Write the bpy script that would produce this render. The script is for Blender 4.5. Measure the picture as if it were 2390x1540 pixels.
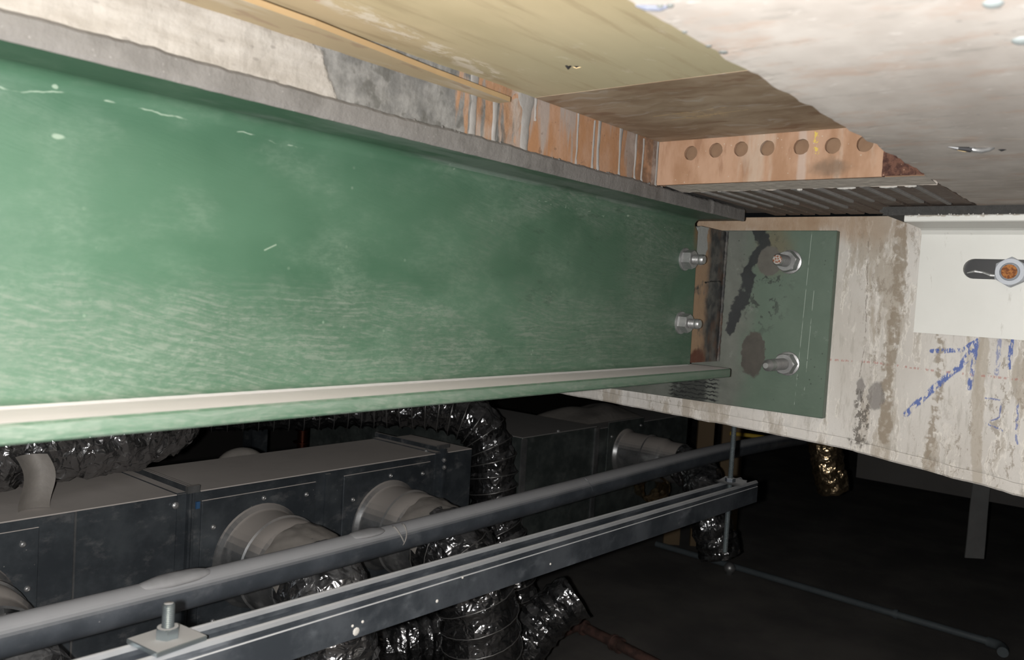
import bpy, math, random
from mathutils import Vector, Matrix, noise as mnoise

random.seed(7)
for o in list(bpy.data.objects):
    bpy.data.objects.remove(o)
scn = bpy.context.scene
COL = scn.collection
H = 1.0          # height of the camera above the boards of the void

# ------------------------------------------------------------------ camera
F_PX, W_PX = 1940.0, 2390.0
AX = (0.63626217, 0.00278365, 0.77146789)     # beam direction seen in the camera (right, down, forward)
AY = (-0.76909171, -0.0762193, 0.63457746)
AZ = (0.06056718, -0.99708719, -0.04635458)
cd = bpy.data.cameras.new('camera')
cd.sensor_width = 36.0
cd.lens = F_PX / W_PX * 36.0
cd.clip_start = 0.01
cd.dof.use_dof = True
cd.dof.focus_distance = 1.25
cd.dof.aperture_fstop = 10.0
cam = bpy.data.objects.new('camera', cd)
COL.objects.link(cam)
right = Vector((AX[0], AY[0], AZ[0]))
up = -Vector((AX[1], AY[1], AZ[1]))
back = -Vector((AX[2], AY[2], AZ[2]))
rm = Matrix((right, up, back)).transposed()
cam.matrix_world = Matrix.Translation((0, 0, H)) @ rm.to_4x4()
scn.camera = cam

# ------------------------------------------------------------------ world, flash, exposure
wd = bpy.data.worlds.new('world')
scn.world = wd
wd.use_nodes = True
wd.node_tree.nodes['Background'].inputs[0].default_value = (0.55, 0.6, 0.65, 1)
wd.node_tree.nodes['Background'].inputs[1].default_value = 0.006
fl = bpy.data.lights.new('phone_flash', 'POINT')
fl.energy = 57.0
fl.shadow_soft_size = 0.006
fl.color = (1.0, 0.985, 0.96)
flo = bpy.data.objects.new('phone_flash', fl)
COL.objects.link(flo)
flo.location = Vector((0, 0, H)) + right * -0.03 + up * -0.004 + back * 0.0
scn.view_settings.view_transform = 'Standard'
scn.view_settings.look = 'None'
scn.view_settings.gamma = 1.0
scn.view_settings.use_curve_mapping = False
scn.view_settings.exposure = 0.0


# ------------------------------------------------------------------ material helper
class Mt:
    def __init__(s, name, rough=0.6, metal=0.0, spec=0.5):
        s.m = bpy.data.materials.new(name)
        s.m.use_nodes = True
        s.t = s.m.node_tree
        s.b = s.t.nodes['Principled BSDF']
        s.b.inputs['Roughness'].default_value = rough
        s.b.inputs['Metallic'].default_value = metal
        s.b.inputs['Specular IOR Level'].default_value = spec
        g = s.t.nodes.new('ShaderNodeNewGeometry')
        sub = s.t.nodes.new('ShaderNodeVectorMath')
        sub.operation = 'SUBTRACT'
        s.t.links.new(g.outputs['Position'], sub.inputs[0])
        sub.inputs[1].default_value = (0, 0, H)
        s.P = sub.outputs[0]
        s.N = g.outputs['True Normal']

    def put(s, sock, v):
        if isinstance(v, bpy.types.NodeSocket):
            s.t.links.new(v, sock)
        elif isinstance(v, (tuple, list)):
            n = len(sock.default_value)
            v = tuple(v)
            if n == 4 and len(v) == 3:
                v = v + (1,)
            sock.default_value = v
        else:
            sock.default_value = v

    def noise(s, scale, detail=4, rough=0.55, st=(1, 1, 1), vec=None, dist=0.0, col=False):
        n = s.t.nodes.new('ShaderNodeTexNoise')
        n.inputs['Scale'].default_value = scale
        n.inputs['Detail'].default_value = detail
        n.inputs['Roughness'].default_value = rough
        n.inputs['Distortion'].default_value = dist
        v = vec if vec is not None else s.P
        if st != (1, 1, 1):
            v = s.vm('MULTIPLY', v, st)
        s.t.links.new(v, n.inputs['Vector'])
        return n.outputs['Color' if col else 'Fac']

    def voro(s, scale, st=(1, 1, 1), feature='F1', out='Distance', vec=None):
        n = s.t.nodes.new('ShaderNodeTexVoronoi')
        n.feature = feature
        n.inputs['Scale'].default_value = scale
        v = vec if vec is not None else s.P
        if st != (1, 1, 1):
            v = s.vm('MULTIPLY', v, st)
        s.t.links.new(v, n.inputs['Vector'])
        return n.outputs[out]

    def vm(s, op, a, b=None, out=0):
        n = s.t.nodes.new('ShaderNodeVectorMath')
        n.operation = op
        s.put(n.inputs[0], a)
        if b is not None:
            if op == 'SCALE':
                s.put(n.inputs['Scale'], b)
            else:
                s.put(n.inputs[1], b)
        return n.outputs['Value'] if op in ('LENGTH', 'DOT_PRODUCT', 'DISTANCE') else n.outputs[0]

    def math(s, op, a, b=0.0, clamp=False):
        n = s.t.nodes.new('ShaderNodeMath')
        n.operation = op
        n.use_clamp = clamp
        s.put(n.inputs[0], a)
        s.put(n.inputs[1], b)
        return n.outputs[0]

    def mul(s, *a):
        r = a[0]
        for b in a[1:]:
            r = s.math('MULTIPLY', r, b)
        return r

    def mx(s, *a):
        r = a[0]
        for b in a[1:]:
            r = s.math('MAXIMUM', r, b)
        return r

    def ss(s, x, lo, hi):
        n = s.t.nodes.new('ShaderNodeMapRange')
        n.interpolation_type = 'SMOOTHSTEP'
        n.clamp = True
        s.put(n.inputs['Value'], x)
        if lo <= hi:
            n.inputs['From Min'].default_value = lo
            n.inputs['From Max'].default_value = hi
        else:
            n.inputs['From Min'].default_value = hi
            n.inputs['From Max'].default_value = lo
            n.inputs['To Min'].default_value = 1.0
            n.inputs['To Max'].default_value = 0.0
        return n.outputs['Result']

    def band(s, x, lo, hi, soft):
        return s.mul(s.ss(x, lo - soft, lo + soft), s.ss(x, hi + soft, hi - soft))

    def mix(s, f, a, b, mode='MIX'):
        n = s.t.nodes.new('ShaderNodeMix')
        n.data_type = 'RGBA'
        n.blend_type = mode
        s.put(n.inputs[0], f)
        s.put(n.inputs[6], a)
        s.put(n.inputs[7], b)
        return n.outputs[2]

    def xyz(s, v=None):
        n = s.t.nodes.new('ShaderNodeSeparateXYZ')
        s.t.links.new(v if v is not None else s.P, n.inputs[0])
        return n.outputs

    def warp(s, scale, amp, detail=3):
        c = s.noise(scale, detail, col=True)
        return s.vm('ADD', s.P, s.vm('SCALE', s.vm('SUBTRACT', c, (0.5, 0.5, 0.5)), amp))

    def seg(s, a, b, vec=None):
        p = vec if vec is not None else s.P
        ab = Vector(b) - Vector(a)
        pa = s.vm('SUBTRACT', p, tuple(a))
        h = s.math('MULTIPLY', s.vm('DOT_PRODUCT', pa, tuple(ab)), 1.0 / ab.length_squared, clamp=True)
        return s.vm('LENGTH', s.vm('SUBTRACT', pa, s.vm('SCALE', tuple(ab), h)))

    def segs(s, pts, vec=None):
        r = None
        for a, b in zip(pts[:-1], pts[1:]):
            d = s.seg(a, b, vec)
            r = d if r is None else s.math('MINIMUM', r, d)
        return r

    def spot(s, c, sc=(1, 1, 1), vec=None):
        p = vec if vec is not None else s.P
        return s.vm('LENGTH', s.vm('MULTIPLY', s.vm('SUBTRACT', p, c), sc))

    def up(s, lo=0.3, hi=0.85):
        return s.ss(s.xyz(s.N)[2], lo, hi)

    def bump(s, h, dist=0.001, strength=1.0, prev=None):
        n = s.t.nodes.new('ShaderNodeBump')
        n.inputs['Distance'].default_value = dist
        n.inputs['Strength'].default_value = strength
        s.put(n.inputs['Height'], h)
        if prev is not None:
            s.t.links.new(prev, n.inputs['Normal'])
        return n.outputs[0]

    def done(s, col=None, rough=None, nrm=None, metal=None, gain=1.0):
        if col is not None:
            if gain != 1.0:
                col = s.vm('SCALE', col, gain)
            s.put(s.b.inputs['Base Color'], col)
        if rough is not None:
            s.put(s.b.inputs['Roughness'], rough)
        if metal is not None:
            s.put(s.b.inputs['Metallic'], metal)
        if nrm is not None:
            s.t.links.new(nrm, s.b.inputs['Normal'])
        return s.m


MAT = {}


def mats():
    # --- green painted steel of the beam
    m = Mt('green_paint', 0.45)
    x, y, z = m.xyz()[0], m.xyz()[1], m.xyz()[2]
    big = m.noise(5, 3, st=(1, 1, 2))
    c = m.mix(m.ss(big, 0.3, 0.7), (0.032, 0.078, 0.046), (0.046, 0.1, 0.062))
    w = m.warp(8, 0.016)
    strk = m.noise(75, 6, 0.78, st=(0.16, 1, 5.0), vec=w)
    cxx = m.xyz(w)
    tilt = m.t.nodes.new('ShaderNodeCombineXYZ')
    m.put(tilt.inputs[0], m.math('ADD', cxx[0], m.math('MULTIPLY', cxx[2], -0.35)))
    m.put(tilt.inputs[2], m.math('ADD', cxx[2], m.math('MULTIPLY', cxx[0], 0.22)))
    strk2 = m.noise(100, 5, 0.78, st=(0.15, 1, 3.8), vec=tilt.outputs[0])
    fine = m.noise(190, 4, 0.75, st=(0.55, 1, 1.4), vec=w)
    pick = m.ss(m.noise(9, 2), 0.44, 0.56)
    sa = m.math('ADD', m.mul(strk, pick), m.mul(strk2, m.math('SUBTRACT', 1.0, pick)))
    zj = m.math('ADD', z, m.math('MULTIPLY', m.math('SUBTRACT', m.noise(8, 3), 0.5), 0.1))
    low = m.mul(m.ss(zj, 0.012, -0.035), m.ss(m.noise(10, 3, st=(0.7, 1, 1.4)), 0.3, 0.5))
    foot = m.ss(zj, -0.06, -0.1)
    mid = m.mul(m.ss(m.noise(7, 3, st=(0.8, 1, 1.5)), 0.42, 0.56), m.ss(x, 0.55, 0.85))
    dustreg = m.mx(m.math('MULTIPLY', low, 0.95), m.math('MULTIPLY', mid, 0.85), foot)
    ds = m.mul(dustreg, m.math('ADD', 0.38, m.math('MULTIPLY', m.ss(sa, 0.46, 0.58), 0.62)), m.math('ADD', m.math('MULTIPLY', m.ss(fine, 0.42, 0.58), 0.6), 0.4))
    c = m.mix(m.mul(ds, 0.6), c, (0.148, 0.165, 0.138))
    haze = m.ss(m.noise(11, 5, 0.65, st=(1, 1, 1.6)), 0.42, 0.8)
    c = m.mix(m.mul(haze, m.math('ADD', 0.12, m.mul(m.ss(fine, 0.4, 0.62), 0.16))), c, (0.2, 0.25, 0.2))
    c = m.mix(m.mul(m.ss(m.noise(55, 5, 0.75, st=(0.5, 1, 1.3), vec=w), 0.57, 0.68), m.ss(x, 0.5, 0.9), 0.45), c, (0.022, 0.05, 0.03))
    wash = m.mul(m.ss(m.noise(30, 4, 0.6, st=(1, 1, 0.2)), 0.55, 0.75), m.ss(x, 1.0, 1.15), 0.22)
    c = m.mix(wash, c, (0.16, 0.17, 0.14))
    # creases of dried paint near the top of the web
    wc = m.warp(30, 0.012)
    ln = m.segs([(0.17, 0.624, 0.112), (0.25, 0.624, 0.1185), (0.3, 0.624, 0.1195), (0.345, 0.624, 0.1185), (0.45, 0.624, 0.1155)], wc)
    ln2 = m.segs([(0.78, 0.624, 0.1115), (1.0, 0.624, 0.1085), (1.13, 0.624, 0.107)], m.warp(70, 0.018))
    cr = m.mx(m.mul(m.ss(ln, 0.0009, 0.0003), m.ss(m.noise(40, 2), 0.33, 0.5), 0.8),
              m.mul(m.ss(ln2, 0.0011, 0.0004), m.ss(m.noise(60, 2), 0.45, 0.55), 0.6))
    sp = m.mul(m.ss(m.voro(60), 0.11, 0.06), m.ss(m.noise(13, 2), 0.5, 0.65))
    gash = m.mx(m.ss(m.seg((0.417, 0.624, 0.0225), (0.428, 0.624, 0.028)), 0.001, 0.0002),
                m.ss(m.spot((0.242, 0.624, 0.122), vec=wc), 0.0024, 0.0014),
                m.ss(m.spot((0.248, 0.624, 0.09), (0.5, 1, 1.2), vec=wc), 0.0028, 0.0014),
                m.ss(m.spot((0.997, 0.624, 0.115), (0.8, 1, 1.5), vec=wc), 0.003, 0.002))
    c = m.mix(m.mul(m.mx(cr, m.mul(sp, 0.4), m.mul(gash, 0.8)), 0.7), c, (0.27, 0.33, 0.26))
    # old rust at the end of the web
    rust = m.mul(m.ss(x, 1.19, 1.207), m.ss(m.math('ADD', z, m.math('MULTIPLY', m.noise(90, 3), 0.03)), 0.085, 0.13))
    c = m.mix(m.mul(rust, 0.8), c, (0.17, 0.09, 0.04))
    du = m.mul(m.up(0.85, 0.97), m.math('ADD', m.math('MULTIPLY', m.noise(20, 4), 0.15), 0.88))
    c = m.mix(du, c, (0.66, 0.615, 0.63))
    nz = m.xyz(m.N)
    edge = m.ss(nz[1], -0.9, -0.97)
    und = m.ss(nz[2], -0.6, -0.9)
    c = m.mix(m.mul(und, m.ss(m.noise(18, 4, 0.6, st=(0.25, 1, 1)), 0.47, 0.62), 0.45), c, (0.2, 0.22, 0.21))
    # dust caught on the bottom flange edge
    eb = m.mul(m.ss(z, -0.099, -0.1015), m.ss(y, 0.57, 0.565), edge)
    er = m.ss(m.math('ADD', m.math('MULTIPLY', m.noise(45, 3, st=(0.35, 1, 1)), 0.011), z), -0.106, -0.1)
    c = m.mix(m.mul(eb, m.math('ADD', 0.03, m.mul(er, 0.22))), c, (0.2, 0.24, 0.2))
    rg = m.math('ADD', m.mul(m.mx(ds, du), 0.35), m.math('ADD', m.mul(m.noise(30, 3), 0.16), 0.36), clamp=True)
    bn = m.bump(m.math('ADD', sa, m.mul(fine, 0.5)), 0.0008, 0.45)
    MAT['green'] = m.done(c, rg, bn)

    # --- end plate: grey green primer with soot and scrapes
    m = Mt('plate_paint', 0.42)
    x, y, z = m.xyz()
    c = m.mix(m.noise(22, 4), (0.062, 0.092, 0.068), (0.1, 0.135, 0.105))
    w = m.warp(38, 0.03, 4)
    w2 = m.warp(110, 0.012, 3)
    grey = m.ss(m.math('ADD', y, m.math('MULTIPLY', m.noise(25, 4), 0.05)), 0.585, 0.635)
    c = m.mix(m.mul(grey, 0.75), c, m.mix(m.noise(55, 4), (0.07, 0.07, 0.062), (0.15, 0.148, 0.135)))
    brn = m.ss(m.spot((1.33, 0.545, 0.095), (1, 1, 0.8), w), 0.045, 0.012)
    c = m.mix(m.mul(brn, 0.75), c, (0.12, 0.10, 0.06))
    blk = m.ss(m.segs([(1.33, 0.575, 0.125), (1.33, 0.565, 0.1), (1.33, 0.59, 0.06), (1.33, 0.588, 0.035), (1.33, 0.603, -0.01), (1.33, 0.612, -0.04)], m.warp(55, 0.03, 5)), 0.0125, 0.0085)
    c = m.mix(m.mul(blk, 0.93), c, (0.012, 0.014, 0.016))
    splash = m.mul(m.ss(m.noise(60, 4, 0.7, vec=w), 0.54, 0.6), m.ss(m.spot((1.33, 0.56, 0.04), (1, 1, 0.55)), 0.06, 0.02))
    c = m.mix(m.mul(splash, 0.8), c, (0.02, 0.022, 0.02))
    disc1 = m.ss(m.spot((1.33, 0.553, 0.076), (1, 1, 0.85), m.warp(80, 0.008)), 0.0215, 0.019)
    c = m.mix(disc1, c, m.mix(m.noise(60, 4), (0.06, 0.055, 0.048), (0.11, 0.105, 0.09)))
    disc2 = m.ss(m.spot((1.33, 0.57, -0.08), (1.3, 1.15, 0.66), m.warp(70, 0.02, 4)), 0.0265, 0.0235)
    c = m.mix(m.mul(disc2, 0.95), c, m.mix(m.noise(60, 4), (0.03, 0.027, 0.024), (0.075, 0.065, 0.055)))
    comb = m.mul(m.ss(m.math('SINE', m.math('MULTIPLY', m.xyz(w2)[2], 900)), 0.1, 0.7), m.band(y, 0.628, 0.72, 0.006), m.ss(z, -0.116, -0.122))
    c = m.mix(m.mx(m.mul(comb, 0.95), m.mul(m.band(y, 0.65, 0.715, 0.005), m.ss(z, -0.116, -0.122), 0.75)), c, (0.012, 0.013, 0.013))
    scr = m.mx(m.mul(m.ss(m.seg((1.33, 0.4865, 0.125), (1.33, 0.4935, -0.155)), 0.0006, 0.0002), m.ss(m.noise(45, 2), 0.4, 0.5)),
               m.mul(m.ss(m.seg((1.33, 0.476, 0.03), (1.33, 0.479, -0.13)), 0.0006, 0.0002), m.ss(m.noise(45, 2), 0.42, 0.5)))
    c = m.mix(m.mul(scr, 0.6), c, (0.35, 0.4, 0.35))
    c = m.mix(m.mul(m.ss(m.voro(95), 0.14, 0.08), m.ss(m.noise(14, 2), 0.5, 0.62), 0.7), c, (0.02, 0.03, 0.022))
    c = m.mix(m.mul(m.ss(m.noise(35, 5, 0.7), 0.6, 0.75), 0.3), c, (0.25, 0.27, 0.24))
    MAT['plate'] = m.done(c, m.math('ADD', 0.3, m.mul(m.noise(40, 3), 0.3)), m.bump(m.noise(120, 4), 0.0006, 0.5), gain=1.15)

    # --- fin plate: scraped, sooty and rusty
    m = Mt('fin_steel', 0.5)
    x, y, z = m.xyz()
    w = m.warp(45, 0.03, 4)
    xs = m.xyz(w)[0]
    c = m.mix(m.ss(m.noise(50, 4), 0.35, 0.65), (0.028, 0.029, 0.03), (0.1, 0.095, 0.085))
    c = m.mix(m.mul(m.ss(m.noise(33, 4, st=(1, 1, 0.5)), 0.5, 0.66), 0.7), c, (0.11, 0.055, 0.03))
    tan = m.mul(m.band(xs, 1.212, 1.27, 0.012), m.ss(m.noise(30, 3), 0.28, 0.42))
    lip_ = m.mul(m.band(m.xyz(m.warp(120, 0.008))[0], 1.2, 1.2175, 0.0015), m.ss(m.noise(60, 3), 0.35, 0.5))
    c = m.mix(m.mul(tan, 0.95), c, m.mix(m.noise(60, 3), (0.27, 0.16, 0.09), (0.36, 0.25, 0.16)))
    c = m.mix(m.mul(lip_, 0.9), c, (0.012, 0.01, 0.009))
    chip = m.ss(m.spot((1.236, 0.632, 0.103), (0.8, 1, 0.5), m.warp(60, 0.024, 4)), 0.022, 0.019)
    c = m.mix(chip, c, (0.3, 0.31, 0.3))
    redr = m.ss(m.spot((1.25, 0.632, -0.092), (0.7, 1, 1), w), 0.022, 0.014)
    c = m.mix(redr, c, (0.1, 0.033, 0.018))
    crk = m.ss(m.segs([(1.262, 0.632, 0.0335), (1.29, 0.632, 0.037), (1.322, 0.632, 0.038)], m.warp(120, 0.006)), 0.0016, 0.0009)
    c = m.mix(crk, c, (0.003, 0.003, 0.003))
    MAT['fin'] = m.done(c, m.math('ADD', 0.3, m.mul(m.noise(60, 3), 0.4)), m.bump(m.noise(90, 5, 0.7), 0.0012, 0.8))

    # --- cast concrete of the beam
    m = Mt('cast_concrete', 0.75)
    x, y, z = m.xyz()
    big = m.noise(6, 3, st=(1, 1, 0.6))
    c = m.mix(m.ss(big, 0.3, 0.7), (0.37, 0.345, 0.315), (0.47, 0.45, 0.425))
    w = m.warp(55, 0.012, 4)
    ver = m.noise(24, 5, 0.62, st=(1, 1, 0.16), vec=w)
    brn = m.ss(ver, 0.51, 0.6)
    c = m.mix(m.mul(brn, 0.7), c, m.mix(m.noise(70, 4), (0.2, 0.165, 0.12), (0.31, 0.27, 0.22)))
    rim = m.band(ver, 0.515, 0.53, 0.012)
    c = m.mix(m.mul(rim, 0.55), c, (0.6, 0.57, 0.52))
    scab = m.mul(m.ss(m.noise(85, 5, 0.75, st=(1, 1, 0.45), vec=w), 0.54, 0.6), m.ss(m.noise(9, 2, st=(1, 1, 0.25)), 0.42, 0.58))
    c = m.mix(m.mul(scab, 0.65), c, (0.19, 0.16, 0.125))
    wsh = m.ss(m.noise(60, 5, 0.7, st=(1, 1, 0.3), vec=w), 0.56, 0.66)
    c = m.mix(m.mul(wsh, 0.5), c, (0.52, 0.49, 0.45))
    gry = m.ss(m.noise(120, 4, 0.7, st=(1, 1, 0.15)), 0.52, 0.66)
    c = m.mix(m.mul(gry, 0.4), c, (0.25, 0.23, 0.2))
    # main brown runs
    runs = m.ss(m.segs([(1.345, 0.357, 0.14), (1.345, 0.352, 0.02), (1.345, 0.36, -0.08), (1.345, 0.356, -0.19)], m.warp(70, 0.02, 4)), 0.011, 0.007)
    run2 = m.ss(m.segs([(1.345, 0.233, -0.03), (1.345, 0.236, -0.1), (1.345, 0.228, -0.23)], m.warp(50, 0.01, 3)), 0.0085, 0.006)
    run3 = m.ss(m.segs([(1.345, 0.29, -0.03), (1.345, 0.286, -0.1), (1.345, 0.295, -0.22)], m.warp(60, 0.02, 4)), 0.009, 0.003)
    c = m.mix(m.mul(m.mx(m.mul(runs, m.ss(m.noise(80, 4), 0.35, 0.5)), m.mul(run3, m.ss(m.noise(90, 4), 0.42, 0.55))), 0.8), c, (0.19, 0.155, 0.115))
    c = m.mix(m.mul(run2, 0.75), c, (0.3, 0.265, 0.22))
    # rusty weeping along the top
    tr = m.mul(m.ss(m.math('ADD', z, m.math('MULTIPLY', m.noise(45, 3, st=(1, 1, 0.2)), 0.07)), 0.13, 0.168), m.ss(y, 0.28, 0.5))
    c = m.mix(m.mul(tr, 0.9), c, m.mix(m.noise(60, 3), (0.2, 0.12, 0.065), (0.3, 0.22, 0.15)))
    # dark wet marks
    wd = m.warp(90, 0.012, 4)
    dk = m.mx(m.ss(m.spot((1.345, 0.374, -0.126), (1, 1.25, 0.7), wd), 0.017, 0.013), m.ss(m.spot((1.345, 0.398, -0.121), (1, 2.2, 0.7), wd), 0.015, 0.011))
    c = m.mix(m.mul(dk, 0.7), c, (0.11, 0.1, 0.095))
    dk2 = m.mul(m.ss(m.segs([(1.345, 0.394, -0.13), (1.345, 0.39, -0.17), (1.345, 0.396, -0.2)], wd), 0.015, 0.008), m.ss(m.noise(130, 4, 0.7, st=(1, 1, 0.6)), 0.5, 0.57))
    dk3 = m.mul(m.ss(m.spot((1.345, 0.397, -0.2), (1, 0.7, 2), wd), 0.016, 0.006), m.ss(m.noise(90, 3), 0.45, 0.55))
    c = m.mix(m.mul(m.mx(dk2, dk3), 0.85), c, (0.08, 0.07, 0.06))
    crack = m.ss(m.segs([(1.345, 0.404, 0.11), (1.345, 0.399, 0.03), (1.345, 0.396, -0.06), (1.345, 0.4, -0.1)], m.warp(60, 0.008)), 0.0009, 0.0004)
    c = m.mix(m.mul(crack, 0.7), c, (0.12, 0.1, 0.08))
    # blue crayon and a faint red line
    sl = m.ss(m.noise(230, 3, 0.7, st=(1, 1, 0.35)), 0.44, 0.53)
    wb = m.warp(60, 0.006)
    b1 = m.segs([(1.345, 0.329, -0.148), (1.345, 0.29, -0.1), (1.345, 0.262, -0.07), (1.345, 0.244, -0.036)], wb)
    b2 = m.segs([(1.345, 0.3, -0.051), (1.345, 0.262, -0.046), (1.345, 0.242, -0.03), (1.345, 0.247, -0.1)], wb)
    b3 = m.segs([(1.345, 0.214, -0.028), (1.345, 0.215, -0.075)], wb)
    b4 = m.segs([(1.345, 0.2, -0.024), (1.345, 0.199, -0.065)], wb)
    b5 = m.segs([(1.345, 0.226, -0.11), (1.345, 0.205, -0.112), (1.345, 0.206, -0.135), (1.345, 0.222, -0.146), (1.345, 0.2, -0.155)], wb)
    b6 = m.segs([(1.345, 0.186, -0.11), (1.345, 0.183, -0.17)], wb)
    bm = m.mx(m.ss(b1, 0.0055, 0.003), m.ss(b2, 0.0042, 0.0022), m.mul(m.ss(b3, 0.004, 0.002), 0.6), m.ss(b4, 0.0035, 0.002), m.mul(m.ss(b5, 0.0016, 0.0008), 0.75), m.mul(m.ss(b6, 0.002, 0.001), 0.8))
    c = m.mix(m.mul(bm, sl, 0.9), c, (0.045, 0.085, 0.27))
    rd = m.mul(m.ss(m.segs([(1.345, 0.45, -0.078), (1.345, 0.38, -0.0755), (1.345, 0.3, -0.079), (1.345, 0.18, -0.08)]), 0.0024, 0.0008), m.ss(m.noise(300, 2, st=(1, 1, 0.3)), 0.52, 0.58))
    c = m.mix(m.mul(rd, 0.55), c, (0.3, 0.1, 0.08))
    h = m.math('ADD', m.mul(ver, 0.6), m.mul(m.noise(140, 5, 0.65, st=(1, 1, 0.5)), 0.5))
    MAT['concrete'] = m.done(c, 0.8, m.bump(h, 0.003, 0.6), gain=1.3)

    # --- slab soffit: pinkish board-marked concrete
    m = Mt('slab_concrete', 0.85)
    x, y, z = m.xyz()
    n1 = m.noise(7, 4, 0.6, st=(1, 1.6, 1))
    c = m.mix(m.ss(n1, 0.3, 0.7), (0.225, 0.2, 0.18), (0.31, 0.285, 0.262))
    c = m.mix(m.mul(m.ss(m.noise(13, 5, 0.7, st=(1.8, 0.9, 1)), 0.5, 0.68), 0.55), c, (0.25, 0.175, 0.135))
    c = m.mix(m.mul(m.ss(m.noise(34, 5, 0.7, st=(2, 0.6, 1)), 0.56, 0.68), 0.5), c, (0.17, 0.155, 0.14))
    c = m.mix(m.mul(m.ss(m.noise(40, 4, 0.7, st=(1.6, 0.8, 1)), 0.6, 0.72), 0.5), c, (0.42, 0.4, 0.38))
    far = m.mul(m.ss(x, 0.85, 1.1), m.ss(m.noise(30, 4, 0.6, st=(2.2, 0.5, 1)), 0.42, 0.6))
    c = m.mix(m.mul(far, 0.4), c, (0.17, 0.145, 0.12))
    pit = m.ss(m.voro(90, st=(1, 1, 0.2)), 0.17, 0.1)
    c = m.mix(m.mul(pit, m.ss(m.noise(10, 2), 0.6, 0.68), 0.5), c, (0.14, 0.13, 0.125))
    fl_ = m.ss(m.voro(120, st=(1.4, 0.7, 0.2)), 0.14, 0.08)
    c = m.mix(m.mul(fl_, m.ss(m.noise(15, 2), 0.52, 0.62), 0.35), c, (0.45, 0.42, 0.4))
    lin = m.mx(m.ss(m.seg((0.73, 0.237, 0.15), (0.86, 0.0, 0.15)), 0.0012, 0.0005), m.ss(m.seg((1.02, 0.237, 0.15), (1.0, 0.0, 0.15)), 0.0012, 0.0005))
    c = m.mix(m.mul(lin, m.ss(m.noise(30, 2), 0.42, 0.55), 0.5), c, (0.42, 0.36, 0.28))
    MAT['slab'] = m.done(c, 0.85, m.bump(m.math('ADD', m.noise(45, 5, 0.6), m.mul(pit, -0.3)), 0.0012, 0.25), gain=1.72)

    # --- striped soffit behind the perforated plate
    m = Mt('rib_soffit', 0.85)
    c = m.mix(m.noise(60, 4, st=(0.3, 2, 1)), (0.08, 0.055, 0.042), (0.15, 0.11, 0.085))
    c = m.mix(m.mul(m.ss(m.noise(50, 4, 0.7, st=(2.5, 0.6, 1)), 0.53, 0.64), 0.6), c, (0.2, 0.18, 0.16))
    c = m.mix(m.ss(m.voro(130, st=(1, 1, 0.2)), 0.1, 0.06), c, (0.35, 0.33, 0.3))
    MAT['brown_strip'] = m.done(c, 0.85, m.bump(m.noise(80, 4), 0.002, 0.6), gain=1.1)
    m = Mt('grey_strip', 0.85)
    c = m.mix(m.noise(60, 4, st=(2, 0.6, 1)), (0.17, 0.15, 0.13), (0.3, 0.27, 0.24))
    MAT['grey_strip'] = m.done(c, 0.85, m.bump(m.noise(80, 4), 0.002, 0.6), gain=2.0)

    # --- mortar crust on the flange
    m = Mt('mortar', 0.9)
    x = m.xyz()[0]
    c = m.mix(m.noise(40, 5, 0.65), (0.19, 0.178, 0.168), (0.28, 0.265, 0.25))
    c = m.mix(m.mul(m.ss(m.voro(150), 0.14, 0.08), 0.5), c, (0.42, 0.4, 0.38))
    c = m.mix(m.mul(m.ss(m.noise(18, 4), 0.52, 0.66), 0.5), c, (0.15, 0.14, 0.13))
    MAT['mortar'] = m.done(c, 0.9, m.bump(m.noise(130, 5, 0.7), 0.0022, 0.7), gain=0.5)

    # --- plaster / mortar / rusty steel on the side of the recess
    m = Mt('recess_side', 0.85)
    x, y, z = m.xyz()
    w = m.warp(60, 0.022, 4)
    xw = m.xyz(w)[0]
    white = m.mix(m.ss(m.noise(28, 5, 0.65, st=(0.5, 1, 2.4)), 0.35, 0.7), (0.56, 0.52, 0.47), (0.43, 0.39, 0.34))
    white = m.mix(m.mul(m.ss(m.voro(70, st=(0.6, 1, 1.4)), 0.16, 0.08), 0.6), white, (0.3, 0.27, 0.24))
    grey = m.mix(m.ss(m.noise(40, 5, 0.65), 0.35, 0.65), (0.2, 0.195, 0.185), (0.36, 0.35, 0.33))
    grey = m.mix(m.mul(m.ss(m.noise(50, 3), 0.58, 0.66), 0.7), grey, (0.14, 0.135, 0.12))
    sel = m.ss(m.math('ADD', xw, m.math('MULTIPLY', z, 0.7)), 0.553, 0.557)
    c = m.mix(sel, white, grey)
    rusty = m.mix(m.ss(m.noise(45, 4, st=(1, 1, 0.3)), 0.4, 0.62), (0.52, 0.29, 0.16), (0.6, 0.5, 0.43))
    c = m.mix(m.ss(m.math('ADD', x, m.math('MULTIPLY', m.noise(75, 4, st=(1, 1, 0.12)), 0.3)), 0.765, 0.79), c, rusty)
    MAT['plaster'] = m.done(c, 0.85, m.bump(m.math('ADD', m.noise(90, 5, 0.65), m.mul(sel, -0.6)), 0.002, 0.7), gain=0.48)

    # --- rust-primed steel plates
    m = Mt('primer_rust', 0.75)
    x, y, z = m.xyz()
    c = m.mix(m.ss(m.noise(30, 4, 0.6, st=(1, 1, 0.4)), 0.35, 0.65), (0.25, 0.14, 0.08), (0.33, 0.205, 0.135))
    c = m.mix(m.mul(m.ss(m.noise(55, 5, 0.65, st=(1, 1, 0.3)), 0.55, 0.68), 0.6), c, (0.2, 0.105, 0.06))
    c = m.mix(m.mul(m.ss(m.noise(26, 4, st=(1, 1, 0.22)), 0.58, 0.68), 0.6), c, (0.36, 0.29, 0.23))
    c = m.mix(m.mul(m.ss(m.voro(120), 0.12, 0.06), 0.6), c, (0.4, 0.35, 0.29))
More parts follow.
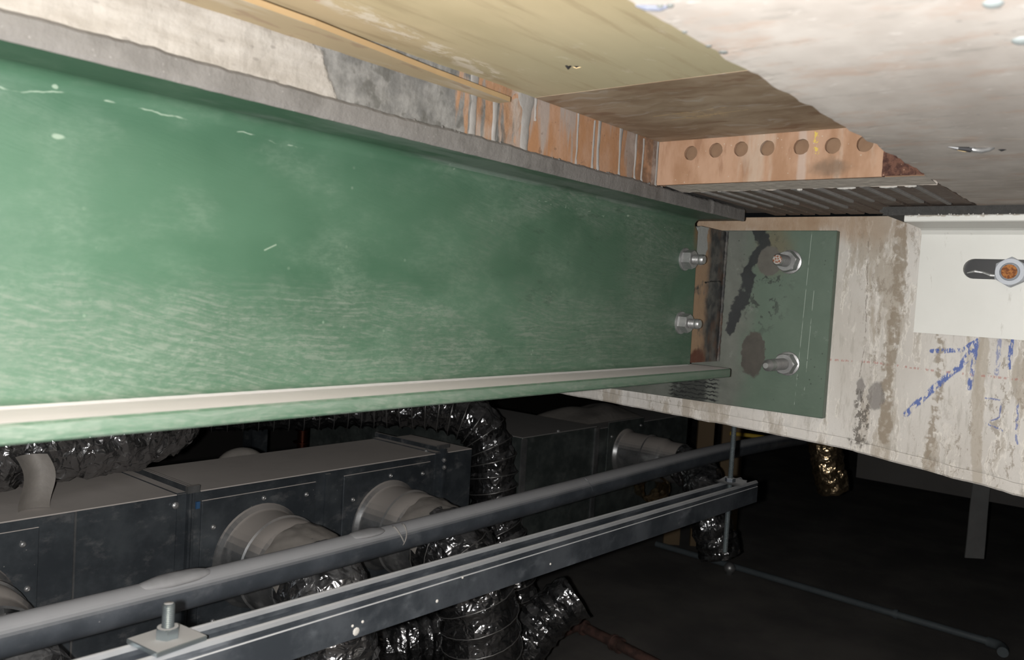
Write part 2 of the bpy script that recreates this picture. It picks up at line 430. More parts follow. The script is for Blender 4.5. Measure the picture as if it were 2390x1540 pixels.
    c = m.mix(m.mul(m.ss(m.spot((0.98, 0.345, 0.165), (1, 0.45, 1), m.warp(60, 0.02)), 0.014, 0.004), 0.7), c, (0.11, 0.075, 0.05))
    c = m.mix(m.mul(m.ss(m.seg((0.98, 0.362, 0.212), (0.98, 0.362, 0.185), m.warp(90, 0.012)), 0.004, 0.002), m.ss(m.noise(200, 2), 0.5, 0.56)), c, (0.45, 0.33, 0.07))
    c = m.mix(m.mul(m.ss(m.seg((0.98, 0.378, 0.212), (0.98, 0.376, 0.155), m.warp(60, 0.006)), 0.007, 0.003), 0.5), c, (0.36, 0.31, 0.28))
    MAT['rust'] = m.done(c, 0.78, m.bump(m.noise(120, 4), 0.0008, 0.6), gain=1.12)
    m = Mt('side_rust', 0.7)
    x, y, z = m.xyz()
    c = m.mix(m.ss(m.noise(34, 4, 0.6, st=(1, 1, 0.5)), 0.35, 0.65), (0.29, 0.15, 0.075), (0.33, 0.2, 0.13))
    c = m.mix(m.mul(m.ss(m.math('ADD', m.noise(38, 4, st=(1, 1, 0.12)), m.mul(m.ss(x, 0.68, 0.6), 0.08)), 0.5, 0.58), 0.75), c, (0.26, 0.24, 0.225))
    c = m.mix(m.mul(m.ss(x, 0.87, 0.96), m.ss(m.noise(60, 4), 0.35, 0.6), 0.75), c, (0.1, 0.062, 0.042))
    c = m.mix(m.mul(m.ss(m.noise(75, 5, 0.7), 0.6, 0.68), 0.6), c, (0.12, 0.07, 0.045))
    MAT['side_rust'] = m.done(c, 0.7, m.bump(m.noise(110, 4), 0.001, 0.7))
    m = Mt('hole_back', 0.85)
    MAT['hole_back'] = m.done(m.mix(m.noise(60, 3), (0.15, 0.085, 0.05), (0.24, 0.15, 0.09)))
    m = Mt('flaking_rust', 0.9)
    c = m.mix(m.ss(m.noise(120, 5, 0.7), 0.4, 0.6), (0.055, 0.022, 0.016), (0.13, 0.06, 0.04))
    c = m.mix(m.ss(m.voro(170), 0.16, 0.08), c, (0.32, 0.2, 0.14))
    MAT['flake'] = m.done(c, 0.9, m.bump(m.noise(150, 5, 0.7), 0.003, 1.0))
    m = Mt('drip', 0.85)
    c = m.mix(m.noise(90, 4, st=(1, 1, 0.3)), (0.17, 0.16, 0.15), (0.42, 0.4, 0.38))
    MAT['drip'] = m.done(c, 0.85, m.bump(m.noise(150, 4), 0.001, 0.8), gain=0.7)

    # --- formwork plywood
    m = Mt('tan_plywood', 0.7)
    x, y, z = m.xyz()
    c = m.mix(m.ss(m.noise(6, 3, st=(1, 1.5, 1)), 0.3, 0.7), (0.215, 0.175, 0.105), (0.265, 0.215, 0.135))
    c = m.mix(m.mul(m.ss(x, 0.45, 0.65), 0.6), c, (0.19, 0.175, 0.115))
    c = m.mix(m.mul(m.ss(m.noise(24, 5, 0.6, st=(0.25, 2.2, 1)), 0.5, 0.66), 0.5), c, (0.165, 0.125, 0.075))
    c = m.mix(m.mul(m.ss(m.noise(30, 5, 0.7, st=(0.8, 1.3, 1)), 0.6, 0.7), 0.35), c, (0.3, 0.27, 0.215))
    rd = m.ss(m.seg((0.375, 0.535, 0.21), (0.392, 0.531, 0.21)), 0.0016, 0.0008)
    c = m.mix(m.mul(rd, 0.8), c, (0.25, 0.05, 0.035))
    ch = m.mul(m.ss(m.segs([(0.4, 0.523, 0.21), (0.5, 0.535, 0.21), (0.62, 0.55, 0.21)], m.warp(50, 0.02)), 0.018, 0.006), m.ss(m.noise(70, 5, 0.7, st=(0.6, 1.4, 1)), 0.46, 0.56))
    c = m.mix(m.mul(ch, 0.7), c, (0.34, 0.31, 0.26))
    MAT['ply_tan'] = m.done(c, 0.65, m.bump(m.noise(50, 4, st=(0.3, 2, 1)), 0.0006, 0.35), gain=2.2)
    m = Mt('brown_plywood', 0.7)
    x, y, z = m.xyz()
    w = m.warp(14, 0.06)
    c = m.mix(m.ss(m.noise(15, 4, 0.6, st=(1.6, 0.7, 1), vec=w), 0.3, 0.65), (0.125, 0.085, 0.052), (0.19, 0.145, 0.1))
    c = m.mix(m.mul(m.ss(m.noise(30, 5, 0.6, st=(2.2, 0.5, 1), vec=w), 0.55, 0.66), 0.55), c, (0.23, 0.2, 0.17))
    c = m.mix(m.mul(m.ss(m.noise(20, 3, st=(1.5, 0.6, 1), vec=w), 0.58, 0.68), 0.6), c, (0.1, 0.055, 0.03))
    hat = m.mul(m.ss(m.math('SINE', m.math('MULTIPLY', m.math('ADD', y, m.math('MULTIPLY', x, 0.8)), 900)), 0.2, 0.8), m.band(x, 0.835, 0.87, 0.006), m.band(y, 0.42, 0.47, 0.008))
    tl = m.mx(m.ss(m.seg((0.84, 0.5, 0.21), (0.83, 0.40, 0.21)), 0.0009, 0.0004), m.ss(m.seg((0.865, 0.49, 0.21), (0.85, 0.39, 0.21)), 0.0007, 0.0003), m.mul(hat, 0.7))
    c = m.mix(m.mul(tl, m.ss(m.noise(80, 2), 0.38, 0.5), 0.8), c, (0.38, 0.26, 0.12))
    MAT['ply_brown'] = m.done(c, 0.7, m.bump(m.noise(50, 4, st=(2, 0.4, 1)), 0.0006, 0.35), gain=1.75)
    m = Mt('ply_edge', 0.7)
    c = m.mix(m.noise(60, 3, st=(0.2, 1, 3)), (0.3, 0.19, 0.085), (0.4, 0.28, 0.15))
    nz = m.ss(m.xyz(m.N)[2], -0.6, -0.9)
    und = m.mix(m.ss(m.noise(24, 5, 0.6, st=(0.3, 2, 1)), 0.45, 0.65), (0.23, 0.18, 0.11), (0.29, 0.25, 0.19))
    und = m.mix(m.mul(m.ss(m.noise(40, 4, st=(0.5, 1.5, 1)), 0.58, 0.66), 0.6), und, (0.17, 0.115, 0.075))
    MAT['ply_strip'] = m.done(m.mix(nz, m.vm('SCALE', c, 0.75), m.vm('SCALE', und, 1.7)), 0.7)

    # --- white bracket
    m = Mt('white_paint', 0.35)
    x, y, z = m.xyz()
    c = m.mix(m.noise(15, 3), (0.62, 0.615, 0.58), (0.7, 0.695, 0.66))
    c = m.mix(m.mul(m.ss(m.voro(55, st=(1, 1, 0.9)), 0.09, 0.05), m.ss(m.noise(16, 2), 0.48, 0.6), 0.8), c, (0.88, 0.88, 0.86))
    c = m.mix(m.mul(m.ss(m.noise(60, 4, 0.7, st=(1, 1, 0.25)), 0.62, 0.7), 0.5), c, (0.42, 0.4, 0.36))
    gr = m.ss(m.math('ADD', z, m.math('MULTIPLY', m.noise(160, 4), 0.006)), 0.1385, 0.14)
    c = m.mix(m.mul(gr, m.ss(m.noise(120, 3), 0.45, 0.55), 0.7), c, (0.33, 0.28, 0.22))
    MAT['white'] = m.done(c, 0.4, m.bump(m.noise(90, 3), 0.0004, 0.4))

    m = Mt('foam', 0.95)
    c = m.mix(m.noise(90, 5, 0.7), (0.03, 0.03, 0.03), (0.085, 0.082, 0.078))
    MAT['foam'] = m.done(c, 0.95, m.bump(m.noise(160, 5, 0.7), 0.004, 1.0))

    # --- galvanised and zinc plated hardware
    m = Mt('galvanised_bolt', 0.42, 0.75)
    c = m.mix(m.noise(140, 4), (0.28, 0.28, 0.28), (0.46, 0.46, 0.46))
    MAT['bolt'] = m.done(c, m.math('ADD', 0.3, m.mul(m.noise(90, 3), 0.25)), m.bump(m.noise(220, 3), 0.0004, 0.5))
    m = Mt('bolt_rust', 0.85)
    c = m.mix(m.ss(m.noise(260, 4), 0.4, 0.6), (0.18, 0.06, 0.02), (0.42, 0.17, 0.05))
    MAT['bolt_rust'] = m.done(c, 0.85, m.bump(m.noise(300, 3), 0.001, 0.8))
    m = Mt('rust_specked_end', 0.6, 0.3)
    c = m.mix(m.ss(m.noise(300, 4), 0.47, 0.55), (0.42, 0.4, 0.37), (0.25, 0.085, 0.04))
    MAT['bolt_end'] = m.done(c, 0.6)
    m = Mt('grey_nut', 0.5, 0.2)
    c = m.mix(m.noise(60, 4), (0.36, 0.38, 0.42), (0.48, 0.5, 0.54))
    MAT['nut_grey'] = m.done(c, 0.5)
    m = Mt('zinc_rod', 0.3, 0.85)
    c = m.mix(m.noise(60, 3), (0.26, 0.31, 0.33), (0.42, 0.47, 0.49))
    du = m.up(0.9, 0.98)
    c = m.mix(m.mul(du, 0.9), c, (0.24, 0.23, 0.22))
    MAT['zinc'] = m.done(c, m.math('ADD', 0.25, m.mul(du, 0.5)), metal=m.math('SUBTRACT', 0.85, m.mul(du, 0.85)))

    def galv(name, a, b, dust, rough, metal, dmin=0.35):
        m = Mt(name, rough, metal)
        c = m.mix(m.ss(m.noise(14, 5, 0.65), 0.35, 0.7), a, b)
        sm = m.ss(m.noise(30, 5, 0.7, st=(0.6, 1, 1)), 0.52, 0.7)
        c = m.mix(m.mul(sm, 0.12), c, dust)
        sp = m.mul(m.ss(m.voro(75), 0.09, 0.05), m.ss(m.noise(9, 2), 0.5, 0.62))
        c = m.mix(m.mul(sp, 0.6), c, (0.4, 0.39, 0.38))
        du = m.mul(m.up(0.25, 0.75), m.math('ADD', 0.85, m.mul(m.noise(25, 4), 0.3)))
        du = m.math('MINIMUM', du, 1.0)
        c = m.mix(du, c, dust)
        mt = m.math('MULTIPLY', m.math('SUBTRACT', 1.0, m.mx(du, m.mul(sm, 0.4))), metal)
        rg = m.math('ADD', rough, m.mul(du, 0.4), clamp=True)
        MAT[name] = m.done(c, rg, m.bump(m.noise(110, 4), 0.0004, 0.35), mt)
    galv('duct_galv', (0.045, 0.053, 0.062), (0.085, 0.097, 0.108), (0.45, 0.41, 0.38), 0.42, 0.55)
    galv('duct_galv_far', (0.05, 0.06, 0.058), (0.11, 0.125, 0.12), (0.22, 0.21, 0.2), 0.42, 0.5)
    galv('spigot_galv', (0.13, 0.135, 0.14), (0.24, 0.24, 0.24), (0.27, 0.245, 0.225), 0.33, 0.7)
    galv('strut_galv', (0.06, 0.07, 0.083), (0.13, 0.145, 0.165), (0.27, 0.275, 0.28), 0.38, 0.65)
    galv('pipe_grey', (0.03, 0.036, 0.044), (0.06, 0.068, 0.08), (0.24, 0.242, 0.25), 0.5, 0.0)

    # --- foil of the flexible ducts
    def foil(name, a, b, dust, dk=0.5, bs=0.6, ro=0.2):
        m = Mt(name, 0.2, 0.8)
        c = m.mix(m.noise(35, 4), a, b)
        du = m.mul(m.up(0.2, 0.95), m.ss(m.noise(22, 4), 0.35, 0.6), dk)
        c = m.mix(du, c, dust)
        mt = m.math('MULTIPLY', m.math('SUBTRACT', 1.0, du), 0.96)
        rg = m.math('ADD', ro, m.mul(du, 0.5), clamp=True)
        bn = m.bump(m.noise(55, 1.5, 0.5, dist=0.8), 0.008, bs)
        MAT[name] = m.done(c, rg, bn, mt)
    foil('foil', (0.2, 0.2, 0.205), (0.5, 0.5, 0.51), (0.22, 0.2, 0.185), 0.4, 0.7, 0.2)
    foil('foil_big', (0.16, 0.16, 0.163), (0.5, 0.5, 0.51), (0.22, 0.2, 0.185), 0.28, 1.0, 0.25)
    foil('foil_dark', (0.08, 0.082, 0.085), (0.32, 0.32, 0.33), (0.1, 0.09, 0.08), 0.35, 0.7, 0.19)
    foil('foil_amber', (0.3, 0.21, 0.12), (0.6, 0.47, 0.3), (0.12, 0.09, 0.06), 0.3)
    m = Mt('helix_wire', 0.35, 0.8)
    MAT['wire'] = m.done((0.26, 0.255, 0.25))
    m = Mt('tape', 0.6, 0.1)
    c = m.mix(m.noise(50, 3), (0.16, 0.148, 0.135), (0.23, 0.21, 0.19))
    MAT['tape'] = m.done(c, 0.6, m.bump(m.noise(60, 3), 0.002, 0.5))

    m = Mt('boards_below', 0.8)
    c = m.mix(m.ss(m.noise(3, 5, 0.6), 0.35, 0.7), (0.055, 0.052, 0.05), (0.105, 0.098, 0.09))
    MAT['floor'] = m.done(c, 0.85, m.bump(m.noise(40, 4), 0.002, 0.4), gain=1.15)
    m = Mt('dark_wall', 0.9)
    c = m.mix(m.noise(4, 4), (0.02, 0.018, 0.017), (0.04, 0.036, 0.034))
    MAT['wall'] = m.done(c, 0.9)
    m = Mt('black_pipe', 0.4)
    c = m.mix(m.noise(20, 3), (0.06, 0.072, 0.08), (0.11, 0.13, 0.14))
    MAT['black_pipe'] = m.done(c, 0.4)
    m = Mt('rusty_pipe', 0.55)
    c = m.mix(m.ss(m.noise(35, 4), 0.4, 0.6), (0.05, 0.03, 0.026), (0.1, 0.055, 0.045))
    MAT['rusty_pipe'] = m.done(c, 0.5, m.bump(m.noise(50, 4), 0.003, 0.6))
    m = Mt('copper', 0.3, 0.9)
    MAT['copper'] = m.done((0.1, 0.032, 0.02))
    m = Mt('brown_board', 0.8)
    c = m.mix(m.noise(12, 4, st=(1, 1, 0.2)), (0.11, 0.072, 0.038), (0.17, 0.12, 0.065))
    MAT['board'] = m.done(c, 0.8)
    m = Mt('yellow', 0.6)
    MAT['yellow'] = m.done(m.mix(m.noise(40, 2), (0.5, 0.33, 0.03), (0.6, 0.42, 0.06)))
    m = Mt('strap', 0.7)
    MAT['strap'] = m.done(m.mix(m.noise(25, 3), (0.13, 0.13, 0.13), (0.19, 0.19, 0.185)))
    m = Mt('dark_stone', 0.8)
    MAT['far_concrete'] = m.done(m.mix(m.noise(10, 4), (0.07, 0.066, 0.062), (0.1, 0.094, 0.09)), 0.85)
    m = Mt('splinter', 0.7)
    MAT['splinter'] = m.done(m.mix(m.noise(90, 3), (0.45, 0.31, 0.15), (0.6, 0.46, 0.25)))
    m = Mt('black_steel', 0.4, 0.3)
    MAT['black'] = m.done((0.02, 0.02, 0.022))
    m = Mt('blue_grey_plastic', 0.5)
    MAT['bluegrey'] = m.done(m.mix(m.noise(60, 3), (0.085, 0.092, 0.12), (0.12, 0.13, 0.165)))
    m = Mt('pale_blob', 0.35)
    MAT['pale'] = m.done(m.mix(m.noise(60, 3), (0.2, 0.23, 0.23), (0.32, 0.345, 0.345)))
    m = Mt('dark_chip', 0.8)
    MAT['chip'] = m.done(m.mix(m.noise(90, 3), (0.07, 0.075, 0.07), (0.13, 0.135, 0.13)))
    m = Mt('blue_tape', 0.6)
    MAT['blue'] = m.done((0.02, 0.07, 0.16))
    m = Mt('lump', 0.9)
    MAT['lump'] = m.done(m.mix(m.noise(80, 3), (0.2, 0.2, 0.205), (0.26, 0.26, 0.265)))
    m = Mt('mortar_splash', 0.9)
    MAT['splash'] = m.done(m.mix(m.noise(80, 3), (0.32, 0.31, 0.29), (0.5, 0.48, 0.45)))


mats()

# ------------------------------------------------------------------ mesh helper
WORG = {}


class MB:
    def __init__(s):
        s.v = []
        s.f = []

    def add(s, v, f):
        o = len(s.v)
        s.v += [Vector(p) for p in v]
        s.f += [tuple(i + o for i in q) for q in f]
        return s

    def box(s, a, b):
        x0, y0, z0 = a
        x1, y1, z1 = b
        v = [(x0, y0, z0), (x1, y0, z0), (x1, y1, z0), (x0, y1, z0), (x0, y0, z1), (x1, y0, z1), (x1, y1, z1), (x0, y1, z1)]
        return s.add(v, [(0, 3, 2, 1), (4, 5, 6, 7), (0, 1, 5, 4), (1, 2, 6, 5), (2, 3, 7, 6), (3, 0, 4, 7)])

    def cbox(s, a, b, c):
        """box with chamfered edges"""
        x = [a[0], a[0] + c, b[0] - c, b[0]]
        y = [a[1], a[1] + c, b[1] - c, b[1]]
        z = [a[2], a[2] + c, b[2] - c, b[2]]
        rings = []
        for zz, ins in ((z[0], 1), (z[1], 0), (z[2], 0), (z[3], 1)):
            k = c if ins else 0
            x0, x1, y0, y1 = a[0] + k, b[0] - k, a[1] + k, b[1] - k
            q = c if not ins else c * 0.4
            rings.append([(x0 + q, y0, zz), (x1 - q, y0, zz), (x1, y0 + q, zz), (x1, y1 - q, zz), (x1 - q, y1, zz), (x0 + q, y1, zz), (x0, y1 - q, zz), (x0, y0 + q, zz)])
        return s.loft(rings, cap=True)

    def loft(s, rings, cap=False, close=True):
        n = len(rings[0])
        o = len(s.v)
        for r in rings:
            s.v += [Vector(p) for p in r]
        for i in range(len(rings) - 1):
            for j in range(n if close else n - 1):
                k = (j + 1) % n
                s.f.append((o + i * n + j, o + i * n + k, o + (i + 1) * n + k, o + (i + 1) * n + j))
        if cap:
            s.f.append(tuple(o + j for j in reversed(range(n))))
            e = o + (len(rings) - 1) * n
            s.f.append(tuple(e + j for j in range(n)))
        return s

    def lathe(s, p0, axis, prof, seg=20, ph=0.0):
        """prof: list of (distance along axis, radius)"""
        a = Vector(axis).normalized()
        t = Vector((0, 0, 1)) if abs(a.z) < 0.9 else Vector((1, 0, 0))
        u = a.cross(t).normalized()
        w = a.cross(u)
        p0 = Vector(p0)
        rings = []
        for d, r in prof:
            rings.append([p0 + a * d + (u * math.cos(ph + 2 * math.pi * k / seg) + w * math.sin(ph + 2 * math.pi * k / seg)) * r for k in range(seg)])
        return s.loft(rings, cap=True)

    def tube(s, path, r, seg=10, cap=True):
        rings = []
        pts = [Vector(p) for p in path]
        u = None
        for i, p in enumerate(pts):
            t = (pts[min(i + 1, len(pts) - 1)] - pts[max(i - 1, 0)]).normalized()
            if u is None:
                u = t.cross(Vector((0.3, 0.2, 1)).normalized()).normalized()
            u = (u - t * u.dot(t)).normalized()
            w = t.cross(u)
            rr = r[i] if isinstance(r, (list, tuple)) else r
            rings.append([p + (u * math.cos(2 * math.pi * k / seg) + w * math.sin(2 * math.pi * k / seg)) * rr for k in range(seg)])
        return s.loft(rings, cap=cap)

    def grid(s, fn, nu, nv):
        o = len(s.v)
        for i in range(nu + 1):
            for j in range(nv + 1):
                s.v.append(Vector(fn(i / nu, j / nv)))
        for i in range(nu):
            for j in range(nv):
                a = o + i * (nv + 1) + j
                s.f.append((a, a + 1, a + nv + 2, a + nv + 1))
        return s

    def prism(s, poly, d):
        """poly: list of 3D points in a plane, d: extrusion vector"""
        n = len(poly)
        d = Vector(d)
        v = [Vector(p) for p in poly] + [Vector(p) + d for p in poly]
        f = [tuple(reversed(range(n))), tuple(range(n, 2 * n))]
        f += [(i, (i + 1) % n, n + (i + 1) % n, n + i) for i in range(n)]
        return s.add(v, f)

    def build(s, name, mat, parent=None, smooth=False, angle=None):
        me = bpy.data.meshes.new(name)
        xs = [p.x for p in s.v]
        ys = [p.y for p in s.v]
        zs = [p.z for p in s.v]
        org = Vector(((min(xs) + max(xs)) / 2, (min(ys) + max(ys)) / 2, min(zs)))
        me.from_pydata([tuple(p - org) for p in s.v], [], s.f)
        me.validate()
        import bmesh
        bm = bmesh.new()
        bm.from_mesh(me)
        bmesh.ops.recalc_face_normals(bm, faces=bm.faces)
        bm.to_mesh(me)
        bm.free()
        me.materials.append(MAT[mat])
        if smooth:
            for p in me.polygons:
                p.use_smooth = True
            if angle:
                me.set_sharp_from_angle(angle=math.radians(angle))
        o = bpy.data.objects.new(name, me)
        COL.objects.link(o)
        w = org + Vector((0, 0, H))
        WORG[o.name] = w
        if parent is not None:
            o.parent = parent
            o.location = w - WORG[parent.name]
        else:
            o.location = w
        return o


def empty(name, loc):
    o = bpy.data.objects.new(name, None)
    o.empty_display_size = 0.05
    COL.objects.link(o)
    o.location = Vector(loc) + Vector((0, 0, H))
    WORG[o.name] = o.location.copy()
    return o


def tag(o, label=None, cat=None, group=None, kind=None):
    if label:
        o['label'] = label
    if cat:
        o['category'] = cat
    if group:
        o['group'] = group
    if kind:
        o['kind'] = kind
    return o


def inst(src, name, loc, parent):
    """copy of a small mesh part with its own place (loc in scene coordinates)"""
    c = src.copy()
    c.name = name
    COL.objects.link(c)
    c.parent = parent
    c.location = Vector(loc) + Vector((0, 0, H)) - WORG[parent.name]
    WORG[c.name] = Vector(loc) + Vector((0, 0, H))
    return c


def nz(p, sc, seed=0.0):
    return mnoise.noise(Vector(p) * sc + Vector((seed, seed * 1.7, seed * 0.3)))


def catmull(pts, step):
    pts = [Vector(p) for p in pts]
    pts = [pts[0] * 2 - pts[1]] + pts + [pts[-1] * 2 - pts[-2]]
    dense = []
    for i in range(1, len(pts) - 2):
        p0, p1, p2, p3 = pts[i - 1:i + 3]
        for k in range(24):
            t = k / 24
            dense.append(0.5 * ((2 * p1) + (p2 - p0) * t + (2 * p0 - 5 * p1 + 4 * p2 - p3) * t * t + (3 * p1 - p0 - 3 * p2 + p3) * t ** 3))
    dense.append(pts[-2])
    out = [dense[0]]
    acc = 0.0
    for a, b in zip(dense[:-1], dense[1:]):
        L = (b - a).length
        d = step - acc
        while d <= L:
            out.append(a + (b - a) * (d / L))
            d += step
        acc = (acc + L) % step
    return out


def frames(pts):
    fr = []
    u = None
    for i, p in enumerate(pts):
        t = (pts[min(i + 1, len(pts) - 1)] - pts[max(i - 1, 0)]).normalized()
        if u is None:
            u = t.cross(Vector((0.31, 0.22, 1)).normalized()).normalized()
        u = (u - t * u.dot(t)).normalized()
        fr.append((t, u, t.cross(u)))
    return fr


# ------------------------------------------------------------------ THE SETTING
def setting():
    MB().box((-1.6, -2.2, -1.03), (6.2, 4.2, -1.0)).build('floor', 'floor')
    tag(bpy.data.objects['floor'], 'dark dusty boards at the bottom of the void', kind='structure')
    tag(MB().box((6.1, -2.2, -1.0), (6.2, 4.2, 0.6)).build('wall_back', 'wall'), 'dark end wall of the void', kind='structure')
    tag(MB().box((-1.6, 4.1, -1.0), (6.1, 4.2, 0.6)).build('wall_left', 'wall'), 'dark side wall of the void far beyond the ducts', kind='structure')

    # slab soffit with a ragged lip along the recess
    b = MB()
    NX = 240

    def lip(x):
        return 0.237 + 0.0028 * nz((x, 0, 0), 30) + 0.0016 * nz((x, 0, 0), 90, 3) + (0.003 * max(0, nz((x, 0, 0), 55, 8)) if x > 0.4 else 0)
    xs = [-0.6 + (1.345 + 0.6) * i / NX for i in range(NX + 1)]
    rows = []
    for x in xs:
        l = lip(x)
        if x > 0.96:
            l += 0.002
        rows.append([(x, -1.4, 0.15), (x, 0.05, 0.15), (x, l - 0.012, 0.15), (x, l - 0.003, 0.1503 + 0.0006 * nz((x, 1, 0), 60)), (x, l, 0.1535), (x, l + 0.001, 0.24)])
    o0 = len(b.v)
    n = 6
    for r in rows:
        b.v += [Vector(p) for p in r]
    for i in range(NX):
        for j in range(n - 1):
            a = i * n + j
            b.f.append((a, a + 1, a + n + 1, a + n))
    # top and ends
    b.box((-0.6, -1.4, 0.2305), (1.345, 0.234, 0.40))
    tag(b.build('ceiling', 'slab'), 'pinkish grey concrete slab soffit above the void', 'slab', kind='structure')

    # concrete body above the recess and over the beam
    tag(MB().box((-0.6, 0.2375, 0.232), (0.97, 0.9, 0.4)).build('ceiling_upstand', 'far_concrete'), kind='structure')
    # block behind the perforated plate with its striped soffit
    blk = tag(MB().box((0.997, 0.2395, 0.157), (1.345, 0.72, 0.4)).build('ceiling_block', 'far_concrete'),
              'concrete block behind the perforated plate with a brown striped soffit', kind='structure')
    yy = 0.242
    k = 0
    while yy < 0.555:
        wd = 0.022 if yy < 0.42 else 0.018
        x0 = 1.036 + random.uniform(-0.002, 0.002)
        MB().cbox((x0, yy, 0.1525 + random.uniform(-0.0008, 0.0008)), (1.343, yy + wd, 0.158), 0.0008).build('soffit_strip', 'brown_strip', blk)
        if yy + wd + 0.007 < 0.56:
            MB().cbox((x0, yy + wd, 0.1498), (1.22 + random.uniform(-0.05, 0.03), yy + wd + 0.0055, 0.158), 0.0006).build('soffit_fillet', 'drip', blk)
        yy += wd + 0.0062
        k += 1
    e = MB()

    def ledge(u, v):
        y = 0.2395 + (0.56 - 0.2395) * u
        x = 0.982 + 0.05 * v + 0.002 * nz((u * 9, v, 0), 4)
        return (x, y, 0.1525 - 0.0025 * v + 0.0006 * nz((u * 20, v * 4, 0), 3))
    e.grid(ledge, 60, 5)
    e.grid(lambda u, v: (1.032 + 0.002 * nz((u * 9, 1, 0), 4) + 0.003 * v, 0.2395 + 0.3205 * u, 0.15 - 0.002 * max(0, nz((u * 30, 0, 0), 1.0, 2)) + 0.006 * v), 60, 2)
    e.build('soffit_ledge', 'grey_strip', blk)
    # pale mortar beads along the ledge
    for (ya, yb) in ((0.33, 0.352), (0.283, 0.303), (0.262, 0.275), (0.395, 0.402)):
        MB().tube([(1.036 + 0.001 * nz((t * 3, 0, 0), 5), ya + (yb - ya) * t, 0.1495) for t in [i / 8 for i in range(9)]], [0.0006, 0.0013, 0.0017, 0.0012, 0.0016, 0.0019, 0.0014, 0.0012, 0.0005], 6).build('mortar_bead', 'splash', blk)
    # precast concrete beam crossing at the end of the steel beam
    b = MB()

    def zb(y):
        pts = [(-1.4, -0.37), (-0.5, -0.30), (0.168, -0.243), (0.416, -0.2165), (0.566, -0.2105), (0.877, -0.2005), (3.8, -0.15)]
        for (a, za), (c_, zc) in zip(pts[:-1], pts[1:]):
            if y <= c_:
                return za + (zc - za) * (y - a) / (c_ - a)
        return -0.19
    ys = [-0.9 + i * 0.3 for i in range(3)] + [0.0 + i * 0.0065 for i in range(160)] + [1.08 + i * 0.2 for i in range(14)]
    rings = []
    for y in ys:
        q = zb(y) + 0.0014 * nz((0, y, 0), 25) + 0.0007 * nz((0, y, 0), 90)
        w1 = 0.0012 * nz((0, y, 3), 30)
        rings.append([(1.345, y, 0.1495), (1.345, y, 0.06), (1.345 + 0.0006 * nz((0, y, 1), 40), y, -0.05), (1.345 + w1, y, q + 0.028), (1.3455 + w1, y, q + 0.019 + 0.001 * nz((0, y, 5), 30)),
                      (1.3468 + w1, y, q + 0.0175), (1.3468 + w1, y, q + 0.003), (1.3495, y, q), (1.78, y, q), (1.78, y, 0.1495)])
    b.loft(rings, cap=True)
    tag(b.build('concrete_beam', 'concrete', smooth=True, angle=35), 'stained pale concrete cross beam carrying the bolted plate, with blue crayon marks', 'beam', kind='structure')

    # far downstand in the dark beyond
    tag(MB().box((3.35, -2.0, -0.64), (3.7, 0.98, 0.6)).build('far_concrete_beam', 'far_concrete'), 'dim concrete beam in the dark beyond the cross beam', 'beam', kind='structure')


setting()


